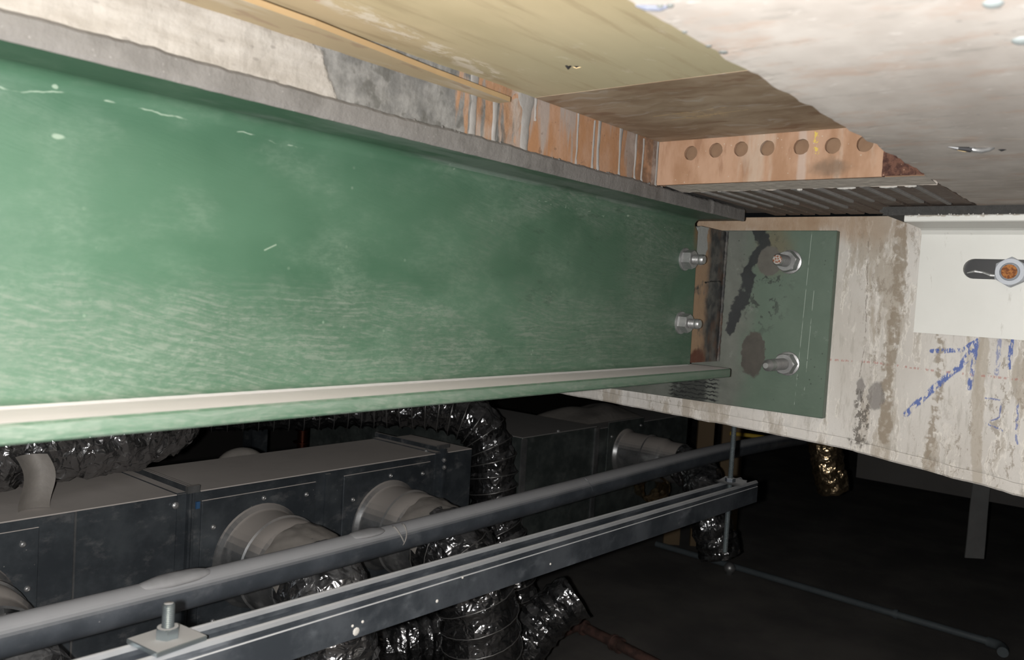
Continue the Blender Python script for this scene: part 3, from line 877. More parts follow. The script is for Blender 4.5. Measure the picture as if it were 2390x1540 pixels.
# ------------------------------------------------------------------ RECESS
def recess():
    p1 = MB().cbox((-0.6, 0.2385, 0.2105), (0.7087, 0.5755, 0.2315), 0.0002).build('formwork_panel', 'ply_tan')
    tag(p1, 'tan plywood formwork panel, the nearer one on the recess ceiling', 'plywood', 'formwork panels in the recess')
    p2 = MB().cbox((0.709, 0.2385, 0.2102), (0.979, 0.5715, 0.2315), 0.0002).build('formwork_panel', 'ply_brown')
    tag(p2, 'dark brown stained plywood panel meeting the perforated plate', 'plywood', 'formwork panels in the recess')
    # warped strip along the side wall
    s = MB()
    ed = [(-0.3, 0.527), (0.2, 0.5305), (0.347, 0.532), (0.397, 0.533), (0.525, 0.546), (0.64, 0.553)]
    rings = []
    for i in range(60):
        x = -0.3 + (0.648 + 0.3) * i / 59
        y = ed[-1][1] + (x - 0.64) * 0.06
        for (a, ya), (c_, yc) in zip(ed[:-1], ed[1:]):
            if a <= x <= c_:
                y = ya + (yc - ya) * (x - a) / (c_ - a)
        y += 0.0006 * nz((x, 0, 0), 40)
        zz = 0.1925 - 0.0012 * i / 59
        rings.append([(x, 0.576, zz), (x, y, zz), (x, y, zz + 0.0048), (x, 0.576, zz + 0.0048)])
    s.loft(rings, cap=True)
    st = s.build('plywood_strip', 'ply_strip')
    tag(st, 'thin warped plywood strip with a pale cut edge along the white plaster', 'plywood')

    # plaster / mortar side above the flange
    b = MB()

    def side(u, v):
        x = -0.6 + 1.31 * u
        z = 0.1465 + 0.068 * v
        d = 0.0018 * nz((x, 0, z), 35) + 0.0008 * nz((x, 0, z), 120)
        d -= 0.0026 * max(0.0, min(1.0, (x - 0.56) / 0.04))
        if x > 0.66:
            d += 0.0024 * (x - 0.66) / 0.05
        return (x, 0.5735 + d, z)
    b.grid(side, 330, 16)
    o = b.build('wall_side', 'plaster')
    tag(o, 'white plaster and grey mortar side of the recess above the beam', kind='structure')
    MB().box((-0.6, 0.5815, 0.1465), (0.6, 0.7, 0.2315)).build('mortar_bed', 'mortar', o)

    # rusty side plate
    sp = MB().cbox((0.6, 0.5722, 0.1465), (0.984, 0.5805, 0.2145), 0.0008).build('steel_side_plate', 'side_rust')
    tag(sp, 'orange rusty steel side plate of the recess, streaked with grey cement runs', 'steel plate')
    # cement runs hanging down the side plate
    for (x, w0, w1, z0, z1) in ((0.612, 0.012, 0.009, 0.2135, 0.148), (0.645, 0.008, 0.006, 0.195, 0.148), (0.697, 0.03, 0.013, 0.2135, 0.148),
                                (0.712, 0.004, 0.002, 0.211, 0.186), (0.793, 0.0032, 0.0016, 0.211, 0.15), (0.827, 0.003, 0.0035, 0.209, 0.149), (0.838, 0.006, 0.0045, 0.2135, 0.149),
                                (0.886, 0.0095, 0.003, 0.2135, 0.149), (0.923, 0.0035, 0.003, 0.2135, 0.149), (0.941, 0.0022, 0.0032, 0.208, 0.149), (0.978, 0.004, 0.004, 0.2115, 0.147)):
        d = MB()
        rings = []
        for i in range(15):
            t = i / 14
            z = z0 + (z1 - z0) * t
            w = w0 + (w1 - w0) * min(1, t * 1.7) if w0 > 0.008 else w0 + (w1 - w0) * t
            w *= 1 + 0.22 * nz((x * 9, 0, z), 90)
            cx = x + 0.0012 * nz((x, 0, z), 60)
            th = 0.0012 + 0.0009 * abs(nz((x, 2, z), 80)) + (0.0012 if t > 0.9 else 0)
            rings.append([(cx + w * 0.5 * math.cos(a), (0.5705 if x < 0.69 else 0.5722) - th * math.sin(a), z) for a in [math.pi * k / 6 for k in range(7)]])
        d.loft(rings, close=False)
        d.build('cement_run', 'drip', sp, smooth=True)

    # perforated plate across the end of the recess
    b = MB()
    hy = [0.524, 0.489, 0.455, 0.421, 0.379, 0.342, 0.306]
    hz = [0.193, 0.1945, 0.194, 0.193, 0.192, 0.191, 0.191]
    r = 0.0093
    ylo, yhi = 0.2845, 0.5715
    z0, z1, zt = 0.153, 0.178, 0.2122
    bounds = [yhi] + [(a + c_) / 2 for a, c_ in zip(hy[:-1], hy[1:])] + [ylo]
    xf, xb = 0.98, 0.985
    SEG = 24
    for i, (cy, cz) in enumerate(zip(hy, hz)):
        ya, yb = bounds[i + 1], bounds[i]
        inner, outer = [], []
        for k in range(SEG):
            a = 2 * math.pi * (k + 0.5) / SEG
            dy, dz = math.cos(a), math.sin(a)
            rr = r * (1 + 0.07 * nz((i * 5 + dy, dz, 0), 2.2))
            inner.append((cy + dy * rr, cz + dz * rr))
            ty = ((yb - cy) if dy > 0 else (cy - ya)) / max(abs(dy), 1e-6)
            tz = ((zt - cz) if dz > 0 else (cz - z1)) / max(abs(dz), 1e-6)
            t = min(ty, tz)
            outer.append([cy + dy * t, cz + dz * t])
        # snap the nearest outer points to the corners
        for (qy, qz) in ((ya, z1), (yb, z1), (ya, zt), (yb, zt)):
            j = min(range(SEG), key=lambda q: (outer[q][0] - qy) ** 2 + (outer[q][1] - qz) ** 2)
            outer[j] = [qy, qz]
        b.loft([[(xb, p[0], p[1]) for p in inner], [(xf, p[0], p[1]) for p in inner], [(xf, p[0], p[1]) for p in outer]])
    b.add([(xf, ylo, z0), (xf, yhi, z0), (xf, yhi, z1), (xf, ylo, z1)], [(0, 1, 2, 3)])
    b.add([(xf, ylo, z0), (xb, ylo, z0), (xb, ylo, zt), (xf, ylo, zt)], [(0, 1, 2, 3)])
    b.add([(xf, ylo, z0), (xf, yhi, z0), (xb, yhi, z0), (xb, ylo, z0)], [(0, 1, 2, 3)])
    root = empty('perforated_plate', (0.9825, 0.428, 0.153))
    tag(root, 'orange primed steel plate with a row of seven round holes', 'steel plate')
    b.build('plate', 'rust', root)
    MB().box((0.9905, 0.2405, 0.1531), (0.9965, 0.5715, 0.2122)).build('backing', 'hole_back', root)
    f = MB()
    f.grid(lambda u, v: (0.9775 + 0.0022 * nz((u * 6, v * 6, 0), 1.5), 0.2405 + 0.044 * u, 0.153 + 0.059 * v), 22, 26)
    f.grid(lambda u, v: (0.9775 + 0.012 * v, 0.2845 - 0.0001, 0.153 + 0.059 * u), 2, 2)
    f.build('flaking_end', 'flake', root)


recess()


# ------------------------------------------------------------------ hardware
def thread_prof(d0, d1, r, pitch=0.0025, dep=0.0009):
    pr = []
    d = d0
    while d < d1 - pitch:
        pr += [(d, r - dep), (d + pitch * 0.5, r)]
        d += pitch
    return pr


def nut_mb(p, axis, af, h, r_in, ph=0.0):
    R = af / 2 / math.cos(math.pi / 6)
    mb = MB()
    a = Vector(axis).normalized()
    t = Vector((0, 0, 1)) if abs(a.z) < 0.9 else Vector((1, 0, 0))
    u = a.cross(t).normalized()
    w = a.cross(u)
    p = Vector(p)
    rings = []
    n = 24
    for d, k, hexa in ((0.0, 1, 1), (h * 0.84, 1, 1), (h, 0.9, 0), (h, r_in / R, 2), (h * 0.5, r_in / R, 2)):
        ring = []
        for i in range(n):
            an = 2 * math.pi * i / n
            loc = (an % (math.pi / 3)) - math.pi / 6
            rh = R * math.cos(math.pi / 6) / math.cos(loc)
            if hexa == 1:
                rr = rh
            elif hexa == 0:
                rr = R * 0.86
            else:
                rr = r_in
            dd = d
            if d == h * 0.84:
                dd = h * (0.97 - 0.55 * (rh / R - 0.866))
            ring.append(p + a * dd + (u * math.cos(an + ph) + w * math.sin(an + ph)) * rr)
        rings.append(ring)
    mb.loft(rings)
    mb.f.append(tuple(reversed(range(n))))
    return mb


def bolt(name, parent, p, axis, rad, wr, af, nh, length, washer_t=0.003, end=None, ph=0.1, mat='bolt', nutmat=None, point=False):
    """stud through a nut and a washer; returns the stud object that carries the nut and the washer"""
    a = Vector(axis).normalized()
    p = Vector(p)
    L = length
    pr = [(-0.004, rad)] + thread_prof(washer_t, L - 0.004, rad) + [(L - 0.003, rad), (L, rad * 0.8)]
    if point:
        pr = [(-0.004, rad)] + thread_prof(washer_t, L - 0.026, rad) + [(L - 0.026, rad * 0.86), (L - 0.022, rad * 0.98), (L - 0.009, rad * 0.98), (L - 0.007, rad * 0.8), (L, rad * 0.45)]
    st = MB().lathe(p, a, pr, 18).build(name, mat, parent, smooth=True, angle=40)
    MB().lathe(p, a, [(0, wr), (washer_t * 0.8, wr), (washer_t, wr - 0.001), (washer_t, rad)], 28).build('washer', mat, st, smooth=True, angle=35)
    nut_mb(p + a * washer_t, a, af, nh, rad, ph).build('nut', nutmat or mat, st)
    if end:
        MB().lathe(p + a * (L - 0.0005), a, [(0, rad * 0.82), (0.0009, rad * 0.78), (0.0013, rad * 0.5)], 18).build('rusty_end', end, st)
    return st


# ------------------------------------------------------------------ THE STEEL BEAM
def steel_beam():
    root = empty('steel_beam', (0.3, 0.628, -0.114))
    tag(root, 'green painted steel I-beam running to the bolted plate', 'beam')
    w = MB()
    # web with a small cope at the top of its end
    poly = [(-0.6, 0.624, -0.1), (1.213, 0.624, -0.1), (1.2085, 0.624, 0.112), (1.198, 0.624, 0.121), (1.196, 0.624, 0.131), (-0.6, 0.624, 0.131)]
    w.prism(poly, (0, 0.008, 0))
    w.build('web', 'green', root)
    # fillets
    for (zc, sg) in ((0.131, -1), (-0.1, 1)):
        f = MB()
        R = 0.011
        prof = [(0.624, zc)] + [(0.624 - R + R * math.cos(a), zc + sg * (R - R * math.sin(a))) for a in [math.pi / 2 * k / 6 for k in range(7)]]
        f.loft([[(-0.6, y, z) for y, z in prof], [(1.196, y, z) for y, z in prof]], cap=True)
        f.build('fillet', 'green', root, smooth=True, angle=30)
    MB().cbox((-0.6, 0.5605, 0.131), (1.2265, 0.6955, 0.1445), 0.0012).build('top_flange', 'green', root)
    bf = MB()
    rings = []
    for i in range(121):
        x = -0.6 + 1.826 * i / 120
        y0 = 0.56 + 0.0004 * nz((x, 0, 0), 20)
        rings.append([(x, y0, -0.1125), (x, y0, -0.1022), (x, y0 + 0.0018, -0.1003), (x, y0 + 0.02, -0.1), (x, 0.696, -0.1), (x, 0.696, -0.114), (x, y0 + 0.0015, -0.114)])
    bf.loft(rings, cap=True)
    bf.build('bottom_flange', 'green', root)
    # mortar crust on the front of the top flange
    m = MB()
    rings = []
    N = 420
    for i in range(N + 1):
        x = -0.6 + 1.829 * i / N
        j = lambda s_, sc=60: nz((x, 0, 0), sc, s_)
        t1 = 0.1495 + 0.0016 * j(1, 25) + 0.0012 * j(2, 110)
        b1 = 0.1308 + 0.0005 * j(3, 70)
        y1 = 0.5575 + 0.0007 * j(4, 80)
        if x > 1.12:
            y1 -= 0.0012
        rings.append([(x, 0.5608, b1), (x, y1 + 0.001, b1 - 0.0003), (x, y1, b1 + 0.003), (x, y1 + 0.0006 * j(5, 100), 0.140), (x, y1 + 0.0004, t1 - 0.0025), (x, y1 + 0.003, t1), (x, 0.5715, t1 + 0.0008 * j(6)), (x, 0.5715, 0.1445)])
    m.loft(rings, cap=True)
    mo = m.build('mortar_crust', 'mortar', root)
    for i in range(70):
        x = 0.5 + 0.5 * random.random()
        rr = random.uniform(0.0007, 0.0018)
        z = 0.1495 + random.uniform(-0.001, 0.0008)
        MBc = MB().lathe((x, 0.5585 + random.uniform(-.0003, .006), z - rr), (0, 0, 1), [(0, rr * 0.3), (rr * 0.5, rr), (rr * 1.3, rr * 0.8), (rr * 1.9, rr * 0.2)], 6)
        if i < 26:
            MBc.build('mortar_crumb', 'mortar', mo)
    # bolts through the web
    for (x, z) in ((1.17, 0.066), (1.171, -0.033)):
        bolt('web_bolt', root, (x, 0.624, z), (0, -1, 0), 0.0078, 0.0178, 0.0265, 0.0135, 0.034, 0.0035, ph=0.35)
    return root


steel_beam()


# ------------------------------------------------------------------ END PLATE
def end_plate():
    root = empty('end_plate', (1.3375, 0.66, -0.172))
    tag(root, 'square grey-green end plate bolted to the concrete beam', 'steel plate')
    MB().cbox((1.33, 0.447, -0.1715), (1.3447, 0.868, 0.126), 0.0009).build('plate', 'plate', root)
    f = MB()
    poly = [(1.13, 0.6325, -0.0985), (1.3298, 0.6325, -0.0985), (1.3298, 0.6325, 0.124)]
    poly += [(1.235 - 0.012 * math.sin(a), 0.6325, 0.112 + 0.012 * math.cos(a)) for a in [math.pi / 2 * k / 5 for k in range(6)]]
    poly += [(1.2225, 0.6325, 0.09), (1.13, 0.6325, 0.09)]
    f.prism(poly, (0, 0.0105, 0))
    f.build('fin_plate', 'fin', root)
    # weld bead between fin and plate
    wpts = [(1.3285 + 0.0008 * nz((0, 0, z), 90), 0.6305 + 0.0008 * nz((0, 3, z), 90), z) for z in [-0.098 + 0.222 * i / 70 for i in range(71)]]
    MB().tube(wpts, [0.0026 + 0.0003 * math.sin(i * 1.9) for i in range(71)], 8).build('weld_bead', 'fin', root)
    b1 = bolt('anchor_bolt', root, (1.33, 0.518, 0.075), (-1, 0.02, 0.01), 0.0095, 0.0195, 0.031, 0.0165, 0.052, 0.003, end='bolt_end', ph=0.25)
    b2 = bolt('anchor_bolt', root, (1.33, 0.509, -0.09), (-1, 0.015, -0.01), 0.0095, 0.0195, 0.031, 0.0165, 0.088, 0.003, ph=0.05, point=True)
    return root


end_plate()


# ------------------------------------------------------------------ WHITE BRACKET
def bracket():
    root = empty('angle_bracket', (1.3, 0.17, -0.0245))
    tag(root, 'white painted steel angle with a slotted hole on the concrete beam', 'bracket')
    ylo, yhi = 0.02, 0.325
    z0, z1 = -0.0245, 0.1285
    xf, xb = 1.3335, 1.3445
    sz, sh = 0.072, 0.0142
    sy0, sy1 = 0.175, 0.252
    # vertical leg as a plate with a stadium slot
    slot = [(sy1 + sh * math.sin(a), sz + sh * math.cos(a)) for a in [math.pi * k / 10 for k in range(11)]]
    slot += [(sy0 - sh * math.sin(a), sz - sh * math.cos(a)) for a in [math.pi * k / 10 for k in range(11)]]
    top, bot = z1, z0
    n = len(slot)
    outer = []
    for k, (y, z) in enumerate(slot):
        if k < 11:
            t = k / 10
            pts = [(sy1, top), (yhi, top), (yhi, bot), (sy1, bot)]
        else:
            t = (k - 11) / 10
            pts = [(sy0, bot), (ylo, bot), (ylo, top), (sy0, top)]
        idx = t * 3
        i0 = min(int(idx), 2)
        # make the corners exact
        ff = idx - i0
        outer.append((pts[i0][0] + (pts[i0 + 1][0] - pts[i0][0]) * ff, pts[i0][1] + (pts[i0 + 1][1] - pts[i0][1]) * ff))
    for cor in ((yhi, top), (yhi, bot), (ylo, bot), (ylo, top)):
        j = min(range(n), key=lambda q: (outer[q][0] - cor[0]) ** 2 + (outer[q][1] - cor[1]) ** 2)
        outer[j] = cor
    b = MB()
    R = lambda lst, x: [(x, p[0], p[1]) for p in lst]
    b.loft([R(slot, xb), R(slot, xf), R(outer, xf), R(outer, xb)])
    b.build('vertical_leg', 'white', root)
    # horizontal leg, with root fillet
    h = MB()
    prof = [(1.3335, 0.1385), (1.237, 0.1385), (1.2355, 0.137), (1.2355, 0.1305), (1.237, 0.1292), (1.322, 0.1285), (1.329, 0.1262), (1.3335, 0.1205), (1.3444, 0.1205), (1.3444, 0.1385)]
    h.loft([[(x, y, z) for x, z in prof] for y in (ylo, yhi)], cap=True)
    h.build('horizontal_leg', 'white', root)
    # black plate standing in for the shade inside the slot
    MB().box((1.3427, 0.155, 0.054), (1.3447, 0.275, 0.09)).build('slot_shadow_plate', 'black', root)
    MB().tube([(1.3405, 0.262 - 0.01 * i, 0.066 + 0.003 * math.sin(i * 1.3)) for i in range(6)], [0.001, 0.0028, 0.0022, 0.003, 0.0026, 0.0012], 8).build('slot_debris', 'bolt', root)
    bolt('slot_bolt', root, (1.3335, 0.2035, 0.068), (-1, 0.03, 0.0), 0.0125, 0.0165, 0.036, 0.02, 0.026, 0.002, end='bolt_rust', ph=0.5, mat='nut_grey')
    # foam gasket on the horizontal leg
    g = MB()
    g.grid(lambda u, v: (1.2375 + 0.002 * nz((u * 30, v, 0), 1) - 0.002 * v, 0.02 + 0.335 * u + (0.012 * nz((0, v * 3, 0), 1) if u > 0.98 else 0), 0.1386 + 0.0115 * v), 160, 5)
    g.box((1.2395, 0.02, 0.1386), (1.344, 0.35, 0.1498))
    tag(g.build('foam_gasket', 'foam'), 'black foam strip squeezed between white bracket and slab', 'gasket')
    # crumbs of dry mortar on the leading edge of the leg
    c = MB()
    for i in range(46):
        y = random.uniform(0.05, 0.31)
        rr = random.uniform(0.0006, 0.0015)
        c.lathe((1.236, y, 0.1375), (0.0, random.uniform(-.5, .5), 1), [(0, rr), (rr, rr * 1.2), (rr * 2, rr * 0.5)], 5)
    tag(c.build('mortar_crumbs', 'splash', root), kind='stuff')


bracket()


# ------------------------------------------------------------------ bits cast into the soffits
def bits():
    r = empty('nail_splinter', (0.817, 0.16, 0.1488))
    tag(r, 'bent shiny nail with a torn wood splinter stuck in the slab', 'nail')
    MB().tube([(0.815, 0.166, 0.1497), (0.817, 0.163, 0.1478), (0.82, 0.157, 0.1472), (0.823, 0.152, 0.1485), (0.824, 0.148, 0.15)], [0.0012, 0.0022, 0.0024, 0.002, 0.001], 8).build('nail_shank', 'bolt', r, smooth=True)
    MB().tube([(0.808, 0.182, 0.1502), (0.811, 0.174, 0.1488), (0.816, 0.165, 0.148), (0.818, 0.162, 0.1498)], [0.0004, 0.0016, 0.0024, 0.001], 6).build('torn_wire', 'black', r)
    MB().tube([(0.827, 0.178, 0.1503), (0.828, 0.172, 0.1492), (0.829, 0.163, 0.1494), (0.83, 0.159, 0.1504)], [0.0004, 0.0011, 0.0012, 0.0004], 5).build('splinter', 'splinter', r)
    MB().tube([(0.834, 0.147, 0.1503), (0.834, 0.144, 0.1492), (0.837, 0.141, 0.1503)], [0.0004, 0.0012, 0.0005], 6).build('nail_tip', 'black', r)
    r = empty('broken_nail', (0.628, 0.463, 0.2085))
    tag(r, 'small broken nail with a pale splinter in the tan plywood', 'nail')
    MB().tube([(0.622, 0.4665, 0.2107), (0.623, 0.4645, 0.2082), (0.625, 0.463, 0.2106)], [0.001, 0.0016, 0.0008], 6).build('nail_stub', 'black', r)
    MB().tube([(0.629, 0.464, 0.2108), (0.631, 0.461, 0.2098), (0.633, 0.457, 0.2107)], [0.0004, 0.0009, 0.0004], 5).build('splinter', 'splinter', r)
    MB().tube([(0.627, 0.461, 0.2108), (0.628, 0.459, 0.2098), (0.63, 0.457, 0.2108)], [0.0004, 0.0009, 0.0004], 5).build('splinter', 'black', r)
    r = empty('plastic_spacer', (0.375, 0.226, 0.148))
    tag(r, 'blue-grey plastic spacer at the slab edge by the top of the photo', 'spacer')
    MB().tube([(0.369, 0.2345, 0.15), (0.3715, 0.23, 0.149), (0.3755, 0.224, 0.149), (0.378, 0.2195, 0.15)], [0.0006, 0.0016, 0.0017, 0.0008], 8).build('spacer_leg', 'bluegrey', r)
    for (x, y) in ((0.3745, 0.2235), (0.376, 0.2185)):
        MB().lathe((x, y, 0.1484), (0, 0, 1), [(0, 0.001), (0.0006, 0.0018), (0.0016, 0.0018)], 10).build('spacer_foot', 'chip', r)
    for i, (x, y, rr, lab) in enumerate(((0.418, 0.2325, 0.0016, 'tiny grey chip at the slab edge, nearest to the plastic spacer'),
                                         (0.4475, 0.2325, 0.0019, 'small dark chip in the slab edge, middle of three'),
                                         (0.463, 0.2305, 0.0028, 'wide dark chip in the slab edge, lowest of three'))):
        tag(MB().lathe((x, y, 0.1492), (0, 0, 1), [(0, rr * 0.5), (0.0004, rr * 0.9), (0.0013, rr)], 9).build('aggregate_chip', 'chip'), lab, 'chip', 'chips in the slab edge')
    for (x, y, rr, lab) in ((0.515, 0.0835, 0.007, 'pale rounded cement blob on the slab at the right edge'), (0.449, 0.0865, 0.006, 'pale blue-white cement blob on the slab in the top right corner')):
        b = MB()
        rings = []
        for k in range(7):
            t = k / 6 * math.pi / 2
            rings.append([(x + rr * math.cos(t) * math.cos(a) * (1 + .1 * nz((a, k, x), 2)), y + 0.8 * rr * math.cos(t) * math.sin(a), 0.1505 - 0.0025 * math.sin(t)) for a in [2 * math.pi * q / 16 for q in range(16)]])
        b.loft(rings, cap=True)
        tag(b.build('cement_blob', 'pale', smooth=True), lab, 'cement blob', 'cement blobs on the slab')


bits()


# ------------------------------------------------------------------ DUCTS
def duct_body(mb, x0, x1, y0, y1, z0, z1):
    mb.cbox((x0, y0, z0), (x1, y1, z1), 0.0015)
    return mb


def flange_frame(parent, s, x, y0, y1, z0, z1, pr=0.012, t=0.005, mat='duct_galv'):
    b = MB()
    if True:
        xa, xb = (x - t, x - 0.0006) if s < 0 else (x + 0.0006, x + t)
        b.box((xa, y0 - pr, z1), (xb, y1 + pr, z1 + pr))
        b.box((xa, y0 - pr, z0), (xb, y0, z1))
        b.box((xa, y1, z0), (xb, y1 + pr, z1))
        # folded lips
        xo = x + s * (t + 0.016)
        b.box((min(xb if s > 0 else xa, xo), y0 - 0.0022, z0), (max(xb if s > 0 else xa, xo), y0, z1))
        b.box((min(xb if s > 0 else xa, xo), y0, z1), (max(xb if s > 0 else xa, xo), y1, z1 + 0.0022))
    return b.build('flange_frame', mat, parent)


def screw_mb(p):
    return MB().lathe(p, (0, -1, 0), [(-0.001, 0.0048), (0.001, 0.0048), (0.0028, 0.0036), (0.0034, 0.0022), (0.0026, 0.0014)], 10)


def spigot(parent, X, Z, Yf, R, L, plate_half, screws, mat='spigot_galv', pmat='duct_galv', tape=True):
    ph = plate_half
    pl = MB().cbox((X - ph, Yf - 0.0035, Z - ph), (X + ph, Yf - 0.0002, Z + ph), 0.0008).build('spigot_plate', pmat, parent)
    prof = [(0.0, R * 1.13), (0.004, R * 1.11), (0.009, R * 1.03), (0.015, R), (L * 0.42, R), (L * 0.42 + 0.002, R + 0.0035), (L * 0.42 + 0.006, R + 0.0035), (L * 0.42 + 0.008, R),
            (L * 0.7, R * 0.99), (L * 0.74, R * 0.93), (L * 0.8, R * 0.9), (L, R * 0.9), (L, R * 0.86), (0.01, R * 0.86)]
    MB().lathe((X, Yf - 0.0035, Z), (0, -1, 0), prof, 48).build('collar', mat, pl, smooth=True, angle=40)
    src = None
    for (dx, dz) in screws:
        q = (X + dx, Yf - 0.0035, Z + dz)
        if src is None:
            src = screw_mb(q).build('screw', 'bolt', pl, smooth=True, angle=40)
            base = WORG[src.name] - Vector((0, 0, H)) - Vector(q)
        else:
            inst(src, 'screw', Vector(q) + base, pl)
    return pl


DT, DB = -0.375, -0.705


def ducts():
    SC = [(-0.097, 0.07), (0.003, 0.106), (0.098, 0.098), (-0.106, -0.02), (0.106, 0.03), (0.1, -0.09), (-0.09, -0.1)]
    # A
    a = empty('rectangular_duct', (0.36, 1.405, DB))
    tag(a, 'galvanised duct length at far left under the crinkled foil hose', 'duct', 'lengths of the main duct run')
    duct_body(MB(), -0.25, 0.737, 1.3, 1.512, DB, DT).build('duct_body', 'duct_galv', a)
    MB().box((0.5555, 1.2978, DB), (0.5585, 1.3, DT - 0.002)).build('seam', 'spigot_galv', a)
    flange_frame(a, -1, 0.742, 1.3, 1.512, DB, DT)
    MB().lathe((0.717, 1.298, -0.392), (0, -1, 0), [(0, 0.006), (0.004, 0.006), (0.006, 0.003)], 10).build('clamp_bolt', 'bolt', a)
    MB().box((0.731, 1.283, -0.372), (0.753, 1.291, -0.36)).build('corner_clip', 'spigot_galv', a)
    spigot(a, 0.385, -0.51, 1.3, 0.085, 0.16, 0.12, SC[1:6])
    # B
    b = empty('rectangular_duct', (1.05, 1.405, DB))
    tag(b, 'galvanised duct length with two round spigots side by side', 'duct', 'lengths of the main duct run')
    duct_body(MB(), 0.747, 1.351, 1.3, 1.512, DB, DT).build('duct_body', 'duct_galv', b)
    MB().box((1.029, 1.296, DB), (1.041, 1.3, DT - 0.006)).build('seam', 'duct_galv', b)
    spigot(b, 0.886, -0.512, 1.3, 0.085, 0.15, 0.12, SC)
    spigot(b, 1.197, -0.512, 1.3, 0.085, 0.15, 0.122, SC)
    flange_frame(b, 1, 0.742, 1.3, 1.512, DB, DT)
    flange_frame(b, -1, 1.357, 1.3, 1.512, DB, DT)
    MB().box((1.335, 1.29, DT + 0.012), (1.37, 1.296, DT + 0.02)).build('clip_bar', 'spigot_galv', b)
    for q in ((1.347, 1.283, -0.388), (1.349, 1.283, -0.405), (1.335, 1.33, -0.3745)):
        MB().lathe(q, (0, -0.7, 0.7), [(-0.002, 0.005), (0.003, 0.005), (0.005, 0.002)], 8).build('clamp_bolt', 'bolt', b)
    MB().box((0.754, 1.2945, -0.404), (0.761, 1.2995, -0.392)).build('blue_tag', 'blue', b)
    # C
    c = empty('rectangular_duct', (1.41, 1.405, DB))
    tag(c, 'short galvanised duct stub just left of the drooping foil hose', 'duct', 'lengths of the main duct run')
    duct_body(MB(), 1.363, 1.462, 1.302, 1.512, DB, DT - 0.002).build('duct_body', 'duct_galv', c)
    flange_frame(c, 1, 1.357, 1.302, 1.512, DB, DT - 0.002)
    # D
    d = empty('rectangular_duct', (1.85, 1.8, DB))
    tag(d, 'dark square-ended duct box right of the drooping foil hose', 'duct')
    duct_body(MB(), 1.672, 2.02, 1.318, 2.2, DB - 0.05, DT).build('duct_body', 'duct_galv_far', d)
    for x in (1.675, 2.012):
        MB().box((x - 0.008, 1.313, DB - 0.05), (x + 0.012, 1.318, DT - 0.004)).build('corner_angle', 'spigot_galv', d)
    MB().lathe((1.835, 1.324, DT + 0.001), (0, 0, 1), [(-0.002, 0.005), (0.003, 0.005), (0.005, 0.002)], 8).build('clamp_bolt', 'bolt', d)
    # E
    f = empty('rectangular_duct', (2.35, 1.48, DB))
    tag(f, 'farthest duct length with one spigot, under the concrete beam', 'duct')
    duct_body(MB(), 2.055, 2.66, 1.36, 1.62, DB, DT - 0.02).build('duct_body', 'duct_galv_far', f)
    spigot(f, 2.245, -0.485, 1.36, 0.068, 0.2, 0.105, [(-0.085, 0.06), (0.085, 0.08), (0.09, -0.04)], pmat='duct_galv_far')
    # rubble bag draped on top of E
    g = MB()

    def bag(u, v):
        x = 2.1 + 0.36 * u
        y = 1.42 + 0.2 * v
        h = max(0.0, math.sin(math.pi * u)) ** 0.6 * max(0.0, math.sin(math.pi * v)) ** 0.5
        return (x, y, DT - 0.0195 + 0.05 * h * (0.7 + 0.5 * nz((x, y, 0), 9)))
    g.grid(bag, 24, 16)
    tag(g.build('cloth_bag', 'tape', smooth=True), 'crumpled dusty cloth lying on the farthest duct', 'cloth')
    # ring lying behind duct B
    r = MB()
    R0 = 0.05
    path = [(1.02 + R0 * math.cos(t), 1.575 + 0.01 * math.sin(t), -0.428 + R0 * math.sin(t) * 0.75) for t in [2 * math.pi * k / 40 for k in range(41)]]
    r.tube(path, 0.016, 10)
    tag(r.build('hose_coil', 'tape', smooth=True), 'dusty curved hose peeking over the back of the twin spigot duct', 'hose')


ducts()


# ------------------------------------------------------------------ FLEXIBLE DUCTS
def flex(label, path, r, pitch=0.03, crumple=0.006, mat='foil', wire=True, seg=30, step=0.0085, seed=0, name='flexible_duct', sag=0.1, group='foil flexible ducts'):
    pts = catmull(path, step)
    fr = frames(pts)
    root = empty(name, min(pts, key=lambda p: p.z))
    tag(root, label, 'flexible duct', group)
    b = MB()
    rings = []
    helix = []
    s = 0.0
    for i, p in enumerate(pts):
        t, u, w = fr[i]
        ring = []
        for k in range(seg):
            a = 2 * math.pi * k / seg
            ph = (s / pitch - k / seg) % 1.0
            # pillow between turns of the wire
            rr = r * (1 - sag * (math.sin(math.pi * ph)) ** 0.8)
            q = p + (u * math.cos(a) + w * math.sin(a)) * rr
            cr = crumple * (nz(q, 38, seed) * 0.7 + nz(q, 95, seed + 4) * 0.5 + nz((s * 30, k * 0.9, seed), 1.0) * 0.4) * math.sin(math.pi * ph) ** 0.5
            tw = crumple * 0.5 * nz(q, 60, seed + 9)
            ring.append(q + (u * math.cos(a) + w * math.sin(a)) * cr + t * tw)
        rings.append(ring)
        s += step
    b.loft(rings)
    b.build('foil_skin', mat, root)
    if wire:
        n = len(pts)
        L = (n - 1) * step
        turns = L / pitch
        m = int(turns * 22)
        hp = []
        for j in range(m + 1):
            ss = L * j / m
            fi = min(ss / step, n - 1.001)
            i0 = int(fi)
            f = fi - i0
            p = pts[i0].lerp(pts[i0 + 1], f)
            t, u, w = fr[i0]
            a = 2 * math.pi * (ss / pitch)
            hp.append(p + (u * math.cos(a) + w * math.sin(a)) * (r + 0.0006))
        MB().tube(hp, 0.0011, 5).build('wire_helix', 'wire', root, smooth=True)
    return root


